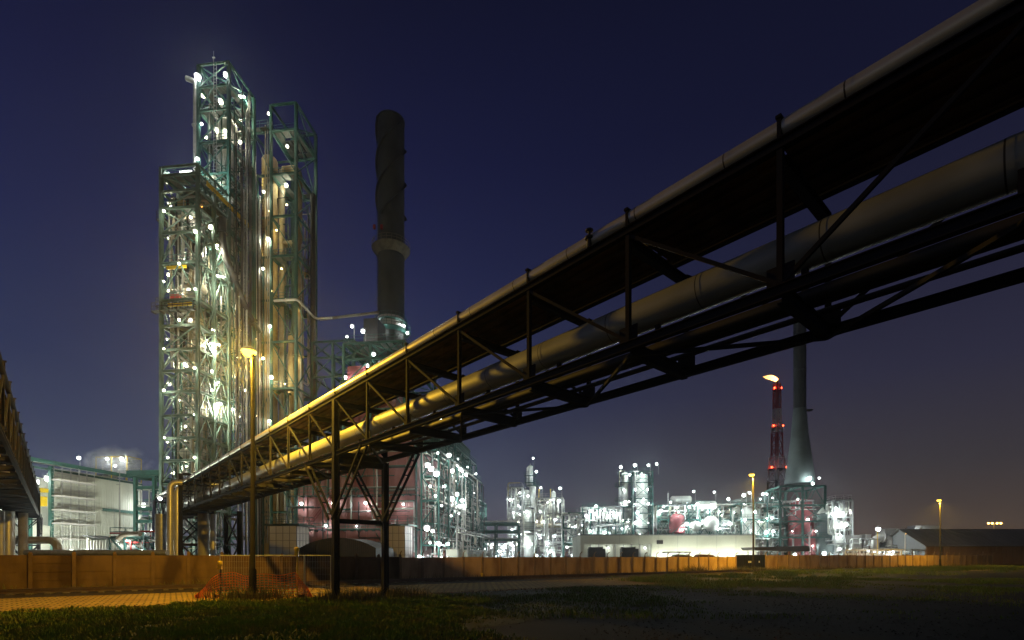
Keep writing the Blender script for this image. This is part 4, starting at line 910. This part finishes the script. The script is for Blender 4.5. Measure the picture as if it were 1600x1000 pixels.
m1 = t.nodes.new('ShaderNodeMapRange'); na = t.nodes.new('ShaderNodeMath'); na.operation = 'MULTIPLY_ADD'; na.inputs[1].default_value = 2.2; na.inputs[2].default_value = -1.05; t.links.new(nz.outputs[0], na.inputs[0]); nb = t.nodes.new('ShaderNodeMath'); nb.operation = 'ADD'; t.links.new(le.outputs['Value'], nb.inputs[0]); t.links.new(na.outputs[0], nb.inputs[1]); t.links.new(nb.outputs[0], m1.inputs[0]); m1.interpolation_type = 'SMOOTHERSTEP'; m1.inputs[1].default_value = .0; m1.inputs[2].default_value = .98; m1.inputs[3].default_value = 1; m1.inputs[4].default_value = 0
m2 = t.nodes.new('ShaderNodeMapRange'); t.links.new(nz.outputs[0], m2.inputs[0]); m2.inputs[1].default_value = .35; m2.inputs[2].default_value = .65; m2.inputs[4].default_value = 2.4
mm = t.nodes.new('ShaderNodeMath'); mm.operation = 'MULTIPLY'; t.links.new(m1.outputs[0], mm.inputs[0]); t.links.new(m2.outputs[0], mm.inputs[1]); t.links.new(mm.outputs[0], v_.inputs['Density'])
v_.inputs['Color'].default_value = (.95, .96, 1, 1)
b = MB().lathe([(.3, -3.4), (3.2, -2.8), (6.2, -1.2), (7, 0), (6.2, 1.4), (3.5, 2.8), (.3, 3.4)], n=20); b.v = [(x, y * .46, z) for (x, y, z) in b.v]
o = b.build('steam', sm, loc=tuple(G(183, 93, zat(722, 93)))); o['kind'] = 'stuff'

# ------------------------------------------------------------------ middle distance plant
T = at(735, 128); r = thing('stair_tower', 'small green lattice stair tower right of the furnace rack', 'tower', T)
frame_block(r, 0, 3.4, 0, 3.4, [zat(y, 128) for y in (850, 830, 808, 786)], .3, .3, teal, 'X'); [platform(r, .1, 3.3, .1, 3.3, zat(y, 128) + .2, teal) for y in (830, 808, 786)]
pipework(r, (0, 3.4, 0, 3.4, .5, 12), 10, 9, (.08, .2)); lamp(r, T.front(746, 800, -.2), .3, far_l, True); lamp(r, T.front(746, 834, -.2), .3, far_l, True); lamp(r, T.front(758, 872, -6), .4, far_l)
T = at(738, 122); r = thing('pipe_rack', 'green overhead pipe rack between the stair tower and the white process unit', 'pipe rack', T)
frame_block(r, 0, 11, 0, 3, [zat(844, 122), zat(832, 122), zat(820, 122)], .3, .35, teal, '.', xs=[0, 5.5, 11]); [pipe(r, [(0, .5 + k * .5, z), (11, .5 + k * .5, z)], .16, rn.choice((pipew, teal)), flanges=False) for k in range(5) for z in (zat(844, 122) + .4, zat(832, 122) + .4, zat(820, 122) + .4)]
pipe(r, [(1, -.5, zat(820, 122)), (1, -.5, zat(815, 122)), (11, -.5, zat(815, 122))], .14, pipew)
T = at(745, 300); r = thing('distant_unit', 'far off cluster of tiny lit pipes under the overhead rack', 'process unit', T)
frame_block(r, 0, 26, 0, 6, [4, 8], .3, .3, galv, 'X', xs=[0, 9, 18, 26]); pipework(r, (0, 26, 0, 6, .5, 9), 30, 77, (.15, .35)); rr = random.Random(4)
for _ in range(30): lamp(r, (rr.uniform(0, 24), -1, rr.uniform(.8, 9)), rr.uniform(.25, .5), far_l)

def unit(name, label, cat, px0, px1, Y, dep, tops, seed, steel=galv, pat='X', nx=3, npipe=40, rs=(.1, .28), plats=True, cw=.3):
    T = at(px0, Y); r = thing(name, label, cat, T); w = (px1 - px0) / F * Y; lv = [zat(y, Y) for y in tops]
    frame_block(r, 0, w, 0, dep, lv, cw, .3, steel, pat, xs=[w * k / nx for k in range(nx + 1)], sides='f')
    if plats: [platform(r, .1, w - .1, .1, dep - .1, z + .2, steel) for z in lv]
    if npipe: pipework(r, (-.3, w + .3, -.6, dep, .6, lv[-1]), npipe, seed, rs)
    rr = random.Random(seed)
    for _ in range(int(3 + w * .5)): lamp(r, (rr.uniform(0, w), rr.uniform(-.8, dep * .5), rr.uniform(2, lv[-1])), rr.choice((.14, .2, .26)), rr.choice((far_l, far_l, cool_l, warm_l)))  # small lamps added at random to make the unit brighter
    return T, r, w, lv
# white column unit with the slim top
T, r, w, lv = unit('process_unit', 'white lit process unit with one slim many-ringed column left of centre', 'process unit', 836, 878, 142, 8, (853, 826, 803, 779), 101, galv, '.X..', 3, 60)
vessel(r, -2.3, 3, .5, zat(833, 142), 2.0, vesw, 'column_vessel'); vessel(r, -2.3, 3, zat(833, 142) + .4, zat(792, 142), 1.75, vesw, 'column_vessel', rings=(zat(832, 142) + .6, zat(815, 142)))
vessel(r, -2.9, 3, zat(792, 142) + .4, zat(762, 142), 1.1, vesw, 'column_vessel', rings=(zat(791, 142) + .6,)); vessel(r, -.9, 3, zat(792, 142) + .4, zat(756, 142), .95, pipew, 'column_vessel', rings=(zat(757, 142) + .1,))
vessel(r, -1.6, 3, zat(757, 142), zat(724, 142), .8, pipew, 'column_vessel', rings=(zat(752, 142), zat(741, 142))); pipe(r, [(-2.4, 2, zat(757, 142)), (-2.4, 2, zat(728, 142)), (-1.4, 2, zat(728, 142))], .22, pipew)
drum(r, .5, 5.5, 3, zat(800, 142) + 1, 1.1, vesw); drum(r, 1.0, 6.2, 4, zat(856, 142), 1.2, vesw); drum(r, .4, 7.2, 2, zat(826, 142) + .9, .7, oldins); vessel(r, 5.0, 3, zat(779, 142) + .3, zat(766, 142), .6, vesw)
for x in (1.0, 4.2): MB().bar((x, 1, lv[-1]), (x, 1, zat(764, 142)), .15).build('davit', yellow, r, smooth=False)
lamps(r, T, [(833, 716), (838, 737), (845, 762), (875, 763)], -.5, .48, far_l, 0, (0, 2, 3)); lamps(r, T, [(873, 783), (856, 785), (842, 836), (856, 849), (866, 838), (809, 838), (816, 835), (807, 850), (839, 868), (850, 815), (868, 812), (822, 800), (825, 775), (830, 850), (860, 862)], -.9, .42, far_l)
T, r, w, lv = unit('process_unit', 'narrow grey frame with pipes left of the slim ringed column', 'process unit', 793, 816, 140, 6, (842, 820, 800, 776, 762), 102, galv, '..XX.', 2, 34)
lamps(r, T, [(797, 781), (802, 801), (810, 790), (800, 828), (812, 770)], -.9, .40, far_l); pipe(r, [(.2, -.4, lv[-2]), (.2, -.4, zat(755, 140)), (3.5, -.4, zat(755, 140))], .14, rustp)
T, r, w, lv = unit('portal_frame', 'open green portal frame between the white unit and the cream building', 'steel frame', 880, 911, 138, 6, (850, 826, 802), 103, teal, '.X/', 1, 34, cw=.4); lamps(r, T, [(898, 823), (897, 845), (896, 866), (905, 835), (886, 855)], -.5, .42, far_l)
# rack and manifolds behind cream building
T, r, w, lv = unit('process_unit', 'wide low pipe manifold unit behind the left end of the cream building', 'process unit', 910, 986, 150, 8, (838, 814, 793), 104, teal, '.X.', 6, 95, (.12, .3), cw=.28)
for k in range(9): vessel(r, 3.2 + k * .95, -.3, zat(814, 150), zat(800, 150) + (k % 3) * .3, .30, vesw, 'manifold_bottle', 10)
lamps(r, T, [(916, 806), (931, 802), (938, 798), (967, 803), (931, 791), (950, 806), (924, 798), (958, 800), (922, 830), (945, 832), (972, 826)], -1.0, .50, far_l)
T, r, w, lv = unit('column_unit', 'slim twin column left of the green caged column', 'column', 966, 984, 152, 4, (800,), 105, galv, '.', 1, 10, plats=False)
vessel(r, .6, 1, .5, zat(760, 152), .55, pipew, 'column_vessel', 16, rings=(zat(783, 152), zat(760, 152))); vessel(r, 2.0, 1, .5, zat(737, 152), 1.0, vesw, 'column_vessel', 18, rings=(zat(783, 152), zat(754, 152), zat(742, 152))); pipe(r, [(.4, 0, zat(760, 152)), (.4, 0, zat(736, 152)), (1.6, 0, zat(736, 152))], .16, oldins)
lamps(r, T, [(970, 730), (984, 742), (977, 784), (983, 784), (974, 765)], -.8, .46, far_l)
T = at(990, 150); r = thing('column_unit', 'thick white column inside a green cage between the twin column and the drums', 'column', T); w = 29 / F * 150; lv = [zat(y, 150) for y in (846, 826, 802, 779, 754, 737)]
frame_block(r, 0, w, 0, w, lv, .32, .3, teal, 'X'); [platform(r, -.3, w + .3, -.3, w + .3, z, teald, hole=(.8, w - .8, .8, w - .8)) for z in lv]; vessel(r, w / 2, w / 2, .5, zat(738, 150), 1.75, vesw, 'column_vessel', 24); pipework(r, (-.2, w + .2, -.5, .6, 2, lv[-1]), 14, 106, (.08, .2))
lamps(r, T, [(992, 727), (1013, 727), (1026, 725)], -.6, .5, far_l, 0, (0, 1, 2)); lamps(r, T, [(1005, 744), (993, 765), (1012, 765), (993, 788), (1013, 787), (996, 801), (993, 817), (1013, 817), (1004, 757), (1006, 780), (1000, 835)], -.7, .42, far_l)
T, r, w, lv = unit('process_unit', 'broad unit of lit drums and pipes behind the middle of the cream building', 'process unit', 1028, 1152, 148, 10, (838, 812, 790), 107, teal, '.X/', 8, 110, (.1, .32), cw=.26)
for (px, py, rad, ln_) in ((1087, 822, 1.5, 5), (1112, 818, 2.2, 6)): x, _, z = T.front(px, py, -1); drum(r, -1.5, ln_, x, z, rad, vesw, 'y')
x, _, z = T.front(1057, 816, 1); vessel(r, x, 1.5, z - 3, z + 2.6, 2.5, redw, 'red_vessel'); drum(r, T.front(1048, 0, 4)[0], T.front(1082, 0, 4)[0], 5, zat(781, 152), 1.2, vesw); drum(r, T.front(1088, 0, 1)[0], T.front(1120, 0, 1)[0], 1, zat(790, 148), 1.2, vesw)
drum(r, T.front(1122, 0, 3)[0], T.front(1150, 0, 3)[0], 2, zat(814, 148), .9, vesw); stairs(r, T.front(1050, 0, -1)[0], T.front(1080, 0, -1)[0], -1.6, zat(834, 148), zat(806, 148), teal, 1); vessel(r, T.front(1044, 0, 3)[0], 3, 8, zat(770, 150), .25, pipew)
lamps(r, T, [(1084, 768), (1116, 769), (1138, 780)], -.3, .52, far_l, 0, (0, 1, 2)); lamps(r, T, [(1147, 801), (1077, 792), (1090, 788), (1096, 792), (1111, 790), (1140, 818), (1106, 800), (1073, 819), (1048, 785), (1033, 798), (1030, 803), (1037, 792), (1060, 800), (1125, 826), (1066, 828), (1098, 815), (1124, 800)], -1.6, .48, far_l)
T, r, w, lv = unit('process_unit', 'green framed unit with a pale tank left of the coned stack', 'process unit', 1158, 1216, 136, 9, (838, 812, 786), 108, teal, '.X.', 3, 46, (.1, .28)); vessel(r, 3.6, 4, .5, zat(790, 138), 2.4, vesw, 'tank_vessel', 24); vessel(r, 7.8, 3, .5, zat(800, 138), 1.0, vesw)
lamps(r, T, [(1162, 774), (1171, 770), (1192, 772), (1198, 772), (1207, 778)], -.4, .46, far_l, 0, (0, 1, 2, 3, 4)); lamps(r, T, [(1173, 829), (1198, 810), (1206, 809), (1197, 832), (1208, 830), (1180, 800), (1188, 780), (1186, 815), (1164, 812)], -1.0, .44, far_l)

# coned stack over green frame
T = at(1219, 130); r = thing('coned_stack', 'round grey stack on a wide cone above a green frame with red furnace', 'chimney', T); w = 66 / F * 130; Y = 130 + w / 2; cx = 6.9
lv = [zat(y, 130) for y in (840, 815, 790, 760)]; frame_block(r, 0, w, 0, w, lv, .45, .42, teal, '\\/XA', xs=[0, w / 2, w]); [platform(r, -.5, w + .5, -.5, w + .5, z + .2, teal, hole=(2, w - 2, 2, w - 2)) for z in lv[:-1]]
b = MB()
k0, k1, k2 = zat(757, Y), zat(640, Y), zat(478, Y)
b.lathe([(21.5 / F * Y, k0), (21.5 / F * Y, k0 + .8), (16.6 / F * Y, k0 + (k1 - k0) * .33), (16.9 / F * Y, k0 + (k1 - k0) * .335), (12 / F * Y, k0 + (k1 - k0) * .66), (12.2 / F * Y, k0 + (k1 - k0) * .665), (9.2 / F * Y, k1)], (cx, w / 2, 0), 32); b.build('cone', conem, r)
b = MB(); pr_ = []; z = k1
while z < k2: pr_ += [(9 / F * Y, z), (9.3 / F * Y, z + .05), (9.3 / F * Y, z + .2), (8.9 / F * Y, z + .25)]; z += 5
b.lathe(pr_ + [(8.6 / F * Y, k2)], (cx, w / 2, 0), 28).build('shaft', stackm, r); MB().box(cx + 1.4, cx + 3.0, w / 2 - .6, w / 2 + .6, zat(644, Y), zat(642, Y)).build('sampling_platform', dark, r, smooth=False)
b = MB().lathe([(3.0, 2), (3.0, 13), (2.6, 14), (2.6, 16.5)], (cx + .3, w / 2, 0), 20); b.build('red_furnace', redw, r); MB().box(cx - 2.2, cx + 2.8, w / 2 - 2.5, w / 2 + 2, 2, 9).build('red_furnace', redw, r, smooth=False)
pipework(r, (0, w, -.3, w, 1, 16), 24, 109, (.1, .25)); lamps(r, T, [(1280, 747), (1270, 756), (1265, 747)], .5, .46, far_l); lamps(r, T, [(1256, 790), (1262, 812), (1270, 853), (1247, 780), (1238, 830), (1275, 830)], 1.2, .36, far_l, 1); lamp(r, T.front(1288, 865, -6), .5, far_l); lamp(r, T.front(1242, 867, -8), .4, far_l)
T = at(1288, 128); r = thing('storage_tank', 'grey ringed tank right of the coned stack', 'tank', T); vessel(r, 1.6, 2, .4, zat(800, 130), 2.3, conem, 'tank_shell', 28, rings=(zat(840, 130), zat(815, 130))); MB().lathe([(2.3, zat(802, 130)), (1.2, zat(793, 130)), (.3, zat(790, 130))], (1.6, 2, 0), 24).build('tank_roof', vesw, r); lamp(r, (1.2, -1.5, zat(804, 127)), .36, far_l)
T, r, w, lv = unit('process_unit', 'white pipe tower at the right end of the plant', 'process unit', 1305, 1330, 124, 5, (850, 828, 808, 782), 110, galv, '..X.', 2, 30); [MB().box(.8, 2.8, 1, 3, z + .3, z + 2.2).build('white_box', vesw, r, smooth=False) for z in lv[:-1]]
lamps(r, T, [(1306, 794), (1329, 801), (1305, 804), (1316, 802), (1314, 838), (1322, 820), (1310, 822)], -.8, .40, far_l)
# ducts right of it
T = at(1332, 122); r = thing('duct_group', 'white bent ducts and boxes left of the dark roofed warehouse', 'ductwork', T)
pipe(r, [(6.0, 2, 0), (6.0, 2, 6.4), (9.5, 2, 6.4), (9.5, 2, 1)], .9, whitep, 'duct', 14, er=1.6); MB().box(0, 3.6, 3, 6, 3.4, 7.0).build('duct_box', whitep, r, smooth=False); b = MB(); b.hexa([(3.8, 3, 3.4), (5.0, 3, 3.4), (5, 6, 3.4), (3.8, 6, 3.4), (4.6, 3, 7.2), (5.8, 3, 7.2), (5.8, 6, 7.2), (4.6, 6, 7.2)]); b.build('duct_box', whitep, r, smooth=False)
MB().box(10.0, 14.5, 5, 9, 0, 8.6).build('duct_box', whitep, r, smooth=False); frame_block(r, 0, 14, 0, 2, [3.4], .25, .25, galv, '.', xs=[0, 3.5, 7, 10.5, 14]); pipework(r, (0, 14, -.5, 3, .5, 6), 22, 111, (.1, .22))
lamp(r, (3, -1, 3.2), .3, far_l); lamp(r, (8.5, -1, 3.0), .3, far_l)
T = at(1321, 104); r = thing('cycle_shelter', 'low white framed shelter behind the right wall', 'shelter', T); b = MB()
frame_block(r, 0, 10.5, 0, 2.2, [3.0], .12, .14, whitep, '.', xs=[0, 2.6, 5.2, 7.9, 10.5]); MB().box(-.2, 10.7, -.2, 2.4, 3.1, 3.22).build('roof', whitep, r, smooth=False); MB().box(0, 10.5, -.05, .0, 2.2, 2.4).build('rail', whitep, r, smooth=False); lamp(r, (6, 1, 2.75), .12, far_l, True)

# flare stack
Y = 300; T = Fr((1214 - 800) / F * Y, Y, 0); r = thing('flare_stack', 'red and white banded flare stack with a burning flame', 'flare stack', T)
def px(v): return v / F * Y
bands = [(868, 752, 16, 15, dark), (750, 715, 14, 12, whitep), (715, 677, 9, 8.5, redp), (677, 662, 8.5, 7.5, whitep), (662, 640, 6.5, 6.2, whitep), (640, 600, 6, 5.6, redp)]
for (ya, yb, ra, rb, m) in bands:
    za, zb_ = max(0, zat(ya, Y)), zat(yb, Y); A_, B_ = px(ra), px(rb); b = MB(); n = 6; K = max(2, int((zb_ - za) / 5))
    for k in range(n):
        t0, t1 = 2 * pi * k / n, 2 * pi * (k + 1) / n
        b.bar((A_ * cos(t0), A_ * sin(t0), za), (B_ * cos(t0), B_ * sin(t0), zb_), .55)
        for j in range(K):
            f0, f1 = j / K, (j + 1) / K; r0, r1 = A_ + (B_ - A_) * f0, A_ + (B_ - A_) * f1
            b.bar((r0 * cos(t0), r0 * sin(t0), za + (zb_ - za) * f0), (r1 * cos(t1), r1 * sin(t1), za + (zb_ - za) * f1), .35); b.bar((r1 * cos(t0), r1 * sin(t0), za + (zb_ - za) * f1), (r1 * cos(t1), r1 * sin(t1), za + (zb_ - za) * f1), .35)
    b.build('lattice_band', m, r, smooth=False)
    MB().lathe([(px(2.9), za), (px(2.9), zb_)], n=14).build('riser', m if m is not dark else stackm, r)
for (yy, rr_) in ((607, 5.9), (666, 8.3), (731, 13.2)):
    for k in range(3): t_ = 2 * pi * (k + .75) / 3; lamp(r, (px(rr_) * cos(t_), px(rr_) * sin(t_), zat(yy, Y)), .55, red_l)
    ring_z = zat(yy, Y) - 1.2; MB().lathe([(px(rr_) * .9, ring_z), (px(rr_ + .8), ring_z), (px(rr_ + .8), ring_z + .3), (px(rr_) * .9, ring_z + .3)], n=12).build('ring_platform', dark, r, smooth=False)
MB().lathe([(px(1.6), zat(600, Y)), (px(1.6), zat(597, Y)), (px(2.2), zat(596, Y)), (px(2.2), zat(595, Y))], n=12).build('burner_tip', dark, r)
b = MB(); K = 9
prof = [(0, 0, 1.0), (-1.6, 1.1, 1.35), (-3.4, 1.7, 1.3), (-5.0, 1.9, 1.1), (-6.4, 1.9, .75), (-7.6, 2.1, .35), (-8.3, 2.3, .05)]
b.tube([(x, 0, zat(595.5, Y) + .4 + z) for (x, z, q) in prof], 1.0, 10)
for i, (x, z, q) in enumerate(prof):
    for j in range(10):
        v = Vector(b.v[i * 10 + j]); c = Vector((x, 0, zat(595.5, Y) + .4 + z)); b.v[i * 10 + j] = tuple(c + (v - c) * q * (1 + .18 * noise.noise(Vector((i * .9, j * 1.1, 2)))))
b.build('flame', flame_m, r)

# ------------------------------------------------------------------ cream building and things in front of it
T = Fr((907 - 800) / F * 106, 106, R_(0)); r = thing('cream_building', 'long low cream building with a recessed bay behind the wall', 'building', T); w = 36.2; h = zat(836.5, 106); rx0, rx1, rz = (912 - 907) / F * 106, (1018 - 907) / F * 106, zat(850, 106)
MB().box(0, rx0, 0, 14, 0, h).build('wall', cream, r, smooth=False); MB().box(rx1, w, 0, 14, 0, h).build('wall', cream, r, smooth=False); MB().box(rx0 + .002, rx1 - .002, .003, 14, rz, h - .004).build('wall', cream, r, smooth=False); MB().box(rx0, rx1, 2.6, 13.9, 0, rz - .01).build('recess_wall', cream, r, smooth=False)
for k in range(1, 8): x = rx0 + (rx1 - rx0) * k / 8; MB().box(x - .05, x + .05, 2.4, 2.59, 0, rz - .02).build('recess_fin', gableg, r, smooth=False)
MB().box(-.15, w + .15, -.12, 14.1, h, h + .22).build('roof_edge', gableg, r, smooth=False)
for k in range(1, 9): x = k * w / 9; MB().box(x - .02, x + .02, -.012, 0, 0 if not rx0 < x < rx1 else rz + .05, h - .01).build('joint_strip', gableg, r, smooth=False)
MB().box((1026 - 907) / F * 106, (1036 - 907) / F * 106, -.06, .0, zat(850, 106), zat(844, 106)).build('louvre', dark, r, smooth=False)
for x in (rx0 + 2.4, rx0 + 5.4, rx0 + 9.0, rx1 - .9): lamp(r, (x, 1.7, 3.6), .16, white_l)
for x in (rx1 + 2, rx1 + 6.5, rx1 + 11, rx1 + 16, rx1 + 20): lamp(r, (x, -2.4, .5), .13, fill_l, up=2.6)  # uplights hidden behind the yard wall, added to brighten the cream front
for (px_, lb) in ((932, 'left black generator cabinet in the recess of the cream building'), (983, 'right black generator cabinet in the recess of the cream building')):
    T = Fr((px_ - 800) / F * 103, 103, 0); g_ = thing('generator', lb, 'generator', T, 'black generators by the cream building'); hh = zat(857.5, 103)
    MB().box(-1.65, 1.65, -1, 1, .15, hh).build('cabinet', black, g_, smooth=False); MB().box(-1.55, 1.0, -.8, .8, hh, zat(855, 103)).build('radiator_top', black, g_, smooth=False); b = MB()
    for k in range(9): b.box(-1.5, 1.5, -1.05, -1.002, .5 + k * .28, .62 + k * .28)
    b.build('louvres', dark, g_, smooth=False); MB().tube([(1.2, 0, hh), (1.2, 0, hh + .45)], .1, 8).build('exhaust', dark, g_)
def car(px_, Y, rz, paint, label, kind=0):
    T = Fr((px_ - 800) / F * Y, Y, rz); r = thing('parked_vehicle', label, 'van' if kind else 'car', T, 'vehicles parked behind the wall')
    Lx, Hh = (5.0, 2.25) if kind else (4.2, 1.45); sec = [(-Lx / 2, .35, .75), (-Lx / 2 + .1, .25, 1.0), (-Lx / 2 + .9, .25, Hh * .62), (-Lx / 2 + 1.4, .25, Hh * .97), (0, .25, Hh), (Lx / 2 - .9, .25, Hh * .95), (Lx / 2 - .15, .25, Hh * .68), (Lx / 2, .35, .7)]
    b = MB()
    for (xa, z0, z1), (xb, z2, z3) in zip(sec[:-1], sec[1:]): b.hexa([(xa, -.85, z0), (xb, -.85, z2), (xb, .85, z2), (xa, .85, z0), (xa, -.7, z1), (xb, -.7, z3), (xb, .7, z3), (xa, .7, z1)])
    b.build('body', paint, r); MB().box(-Lx / 2 + 1.25, Lx / 2 - .9, -.80, .80, Hh * .62, Hh * .88).build('window_band', glass, r, smooth=False)
    for x in (-Lx / 2 + .8, Lx / 2 - .8):
        for y in (-.8, .8): MB().tube([(x, y - .1, .31), (x, y + .1, .31)], .31, 16).build('wheel', rubber, r)
carp = [M('car_silver', (.4, .41, .42), .3, .5), M('car_dark', (.05, .05, .06), .3), M('car_rust', (.3, .12, .06), .4)]
for (px_, Y, k, lb, kd) in ((1062, 96, 0, 'silver van parked left before the cream building', 1), (1098, 92, 2, 'brownish van with a roof rack before the cream building', 1), (1124, 92, 1, 'dark car parked between the van and the gate', 0), (1136, 94, 0, 'silver car parked close to the dark gate', 0), (1412, 112, 1, 'dark van under the canopy of the warehouse', 1)): car(px_, Y, R_(4), carp[k], lb, kd)
T = Fr((1042 - 800) / F * 98, 98, 0); r = thing('carport', 'low dark carport roof on posts before the cream building', 'carport', T)
MB().box(0, 4.6, 0, 3, 2.55, 2.75).build('roof', dark, r, smooth=False); [MB().bar((x, y, 0), (x, y, 2.55), .1).build('post', galv, r, smooth=False) for x in (.2, 4.4) for y in (.2, 2.8)]
T = Fr((1180 - 800) / F * 92, 92, 0); r = thing('canopy', 'dark flat canopy roof right behind the gate', 'canopy', T); b = MB()
b.hexa([(0, 0, 2.95), (9.8, 0, 2.75), (9.8, 5, 2.75), (0, 5, 2.95), (-.4, -.3, 3.5), (9.6, -.3, 3.75), (9.6, 5, 3.75), (-.4, 5, 3.5)]); b.build('roof', roofm, r, smooth=False); [MB().bar((x, y, 0), (x, y, 2.8), .2).build('post', galv, r, smooth=False) for x in (.8, 5, 9) for y in (.5, 4.5)]

# ------------------------------------------------------------------ right warehouse
T = Fr(90.6, 112, 0); r = thing('warehouse', 'wide dark roofed brown warehouse with grey gable at the right', 'warehouse', T); he, hr, dp, ln_ = 4.1, 8.1, 14.7, 75
sheet(r, 'wall', brownw, (0, 0), (ln_, 0), 0, he, .55, .08)
b = MB(); 
b.hexa([(-.6, -.5, he - .15), (ln_, -.5, he - .15), (ln_, dp / 2, hr - .1), (-.6, dp / 2, hr - .1), (-.6, -.5, he + .05), (ln_, -.5, he + .05), (ln_, dp / 2, hr + .1), (-.6, dp / 2, hr + .1)])
for k in range(62): x = k * 1.2; b.bar((x, -.5, he + .07), (x, dp / 2, hr + .12), .08, .05)
b.build('roof', roofm, r, smooth=False)
b = MB(); b.hexa([(-.6, dp / 2 + .01, hr - .1), (ln_, dp / 2 + .01, hr - .1), (ln_, dp + .5, he - .15), (-.6, dp + .5, he - .15), (-.6, dp / 2 + .01, hr + .1), (ln_, dp / 2 + .01, hr + .1), (ln_, dp + .5, he + .05), (-.6, dp + .5, he + .05)]); b.build('roof', roofm, r, smooth=False)
b = MB(); b.v = [(0, .1, 3.4), (0, dp, 3.4), (0, dp, he), (0, dp / 2, hr - .12), (0, .1, he - .1), (.2, .1, 3.4), (.2, dp, 3.4), (.2, dp, he), (.2, dp / 2, hr - .12), (.2, .1, he - .1)]
b.face([4, 3, 2, 1, 0]); b.face([5, 6, 7, 8, 9]); [b.face([k, (k + 1) % 5, (k + 1) % 5 + 5, k + 5]) for k in range(5)]; b.build('gable', gableg, r, smooth=False)
for y in (.3, 4, 8, 12, 14.4): MB().ibeam((.1, y, 0), (.1, y, 3.4), .2, .2).build('column', brownw, r, smooth=False)
MB().box(-3.4, -.02, 0, dp, 3.05, 3.3).build('canopy_roof', gableg, r, smooth=False); [MB().bar((-3.2, y, 0), (-3.2, y, 3.05), .12).build('canopy_post', galv, r, smooth=False) for y in (.3, 5, 10, 14.3)]
sheet(r, 'inner_wall', gableg, (5, .2), (5, dp), 0, he, .8); MB().box(3.0, 3.4, -.2, -.1, 0, 4.0).build('downpipe', dark, r, smooth=False); MB().box(33, 33.6, -.25, -.1, 0, 4.0).build('downpipe', dark, r, smooth=False)
lamp(r, (1.5, 6, 3.1), .14, far_l, True); lamp(r, (-1.5, 9, 2.9), .14, far_l, True)
T = Fr((1428 - 800) / F * 140, 140, 0); r = thing('rooftop_units', 'white air handling boxes showing above the dark warehouse roof', 'air handlers', T)
MB().box(-3, 8, 0, 4, 0, 8.2).build('plinth', gableg, r, smooth=False); MB().box(2.4, 7.4, 0, 3, 8.21, 10.2).build('air_handler', whitep, r, smooth=False); b = MB(); b.hexa([(-.5, 0, 8.21), (1.4, 0, 8.21), (1.4, 3, 8.21), (-.5, 3, 8.21), (.6, 0, 10.2), (2.0, 0, 10.2), (2, 3, 10.2), (.6, 3, 10.2)]); b.build('air_handler', whitep, r, smooth=False)
lamp(r, (0, -2.0, 8.8), .25, far_l)
slim_lamp(1371, 108, 827, 'yellowish pole with a bright white lamp left of the grey gable', white_l, .45, yellow)
slim_lamp(1414, 106, 834, 'slim pale pole before the grey gable', sod_far, .05, whitep)
T = Fr((1553 - 800) / F * 250, 250, 0); r = thing('high_mast', 'distant orange high mast light behind the dark warehouse roof', 'mast light', T); z = zat(818, 250)
MB().lathe([(.3, 0), (.15, z)], n=10).build('mast', galv, r); [lamp(r, (x, -.4, z + .1), .5, sod_far) for x in (-3, -1.2, 1.2, 3)]; MB().bar((-3.2, 0, z + .7), (3.2, 0, z + .7), .2).build('crossarm', galv, r, smooth=False)

# ------------------------------------------------------------------ night haze
hz = bpy.data.materials.new('haze'); hz.use_nodes = True; t = hz.node_tree; t.nodes.clear(); o_ = t.nodes.new('ShaderNodeOutputMaterial'); v_ = t.nodes.new('ShaderNodeVolumePrincipled'); t.links.new(v_.outputs[0], o_.inputs['Volume'])
v_.inputs['Density'].default_value = .00030; v_.inputs['Color'].default_value = (.82, .90, 1, 1); v_.inputs['Anisotropy'].default_value = .88
b = MB().box(-260, 460, -70, 420, -1, 125); o = b.build('haze', hz, smooth=False); o['kind'] = 'stuff'
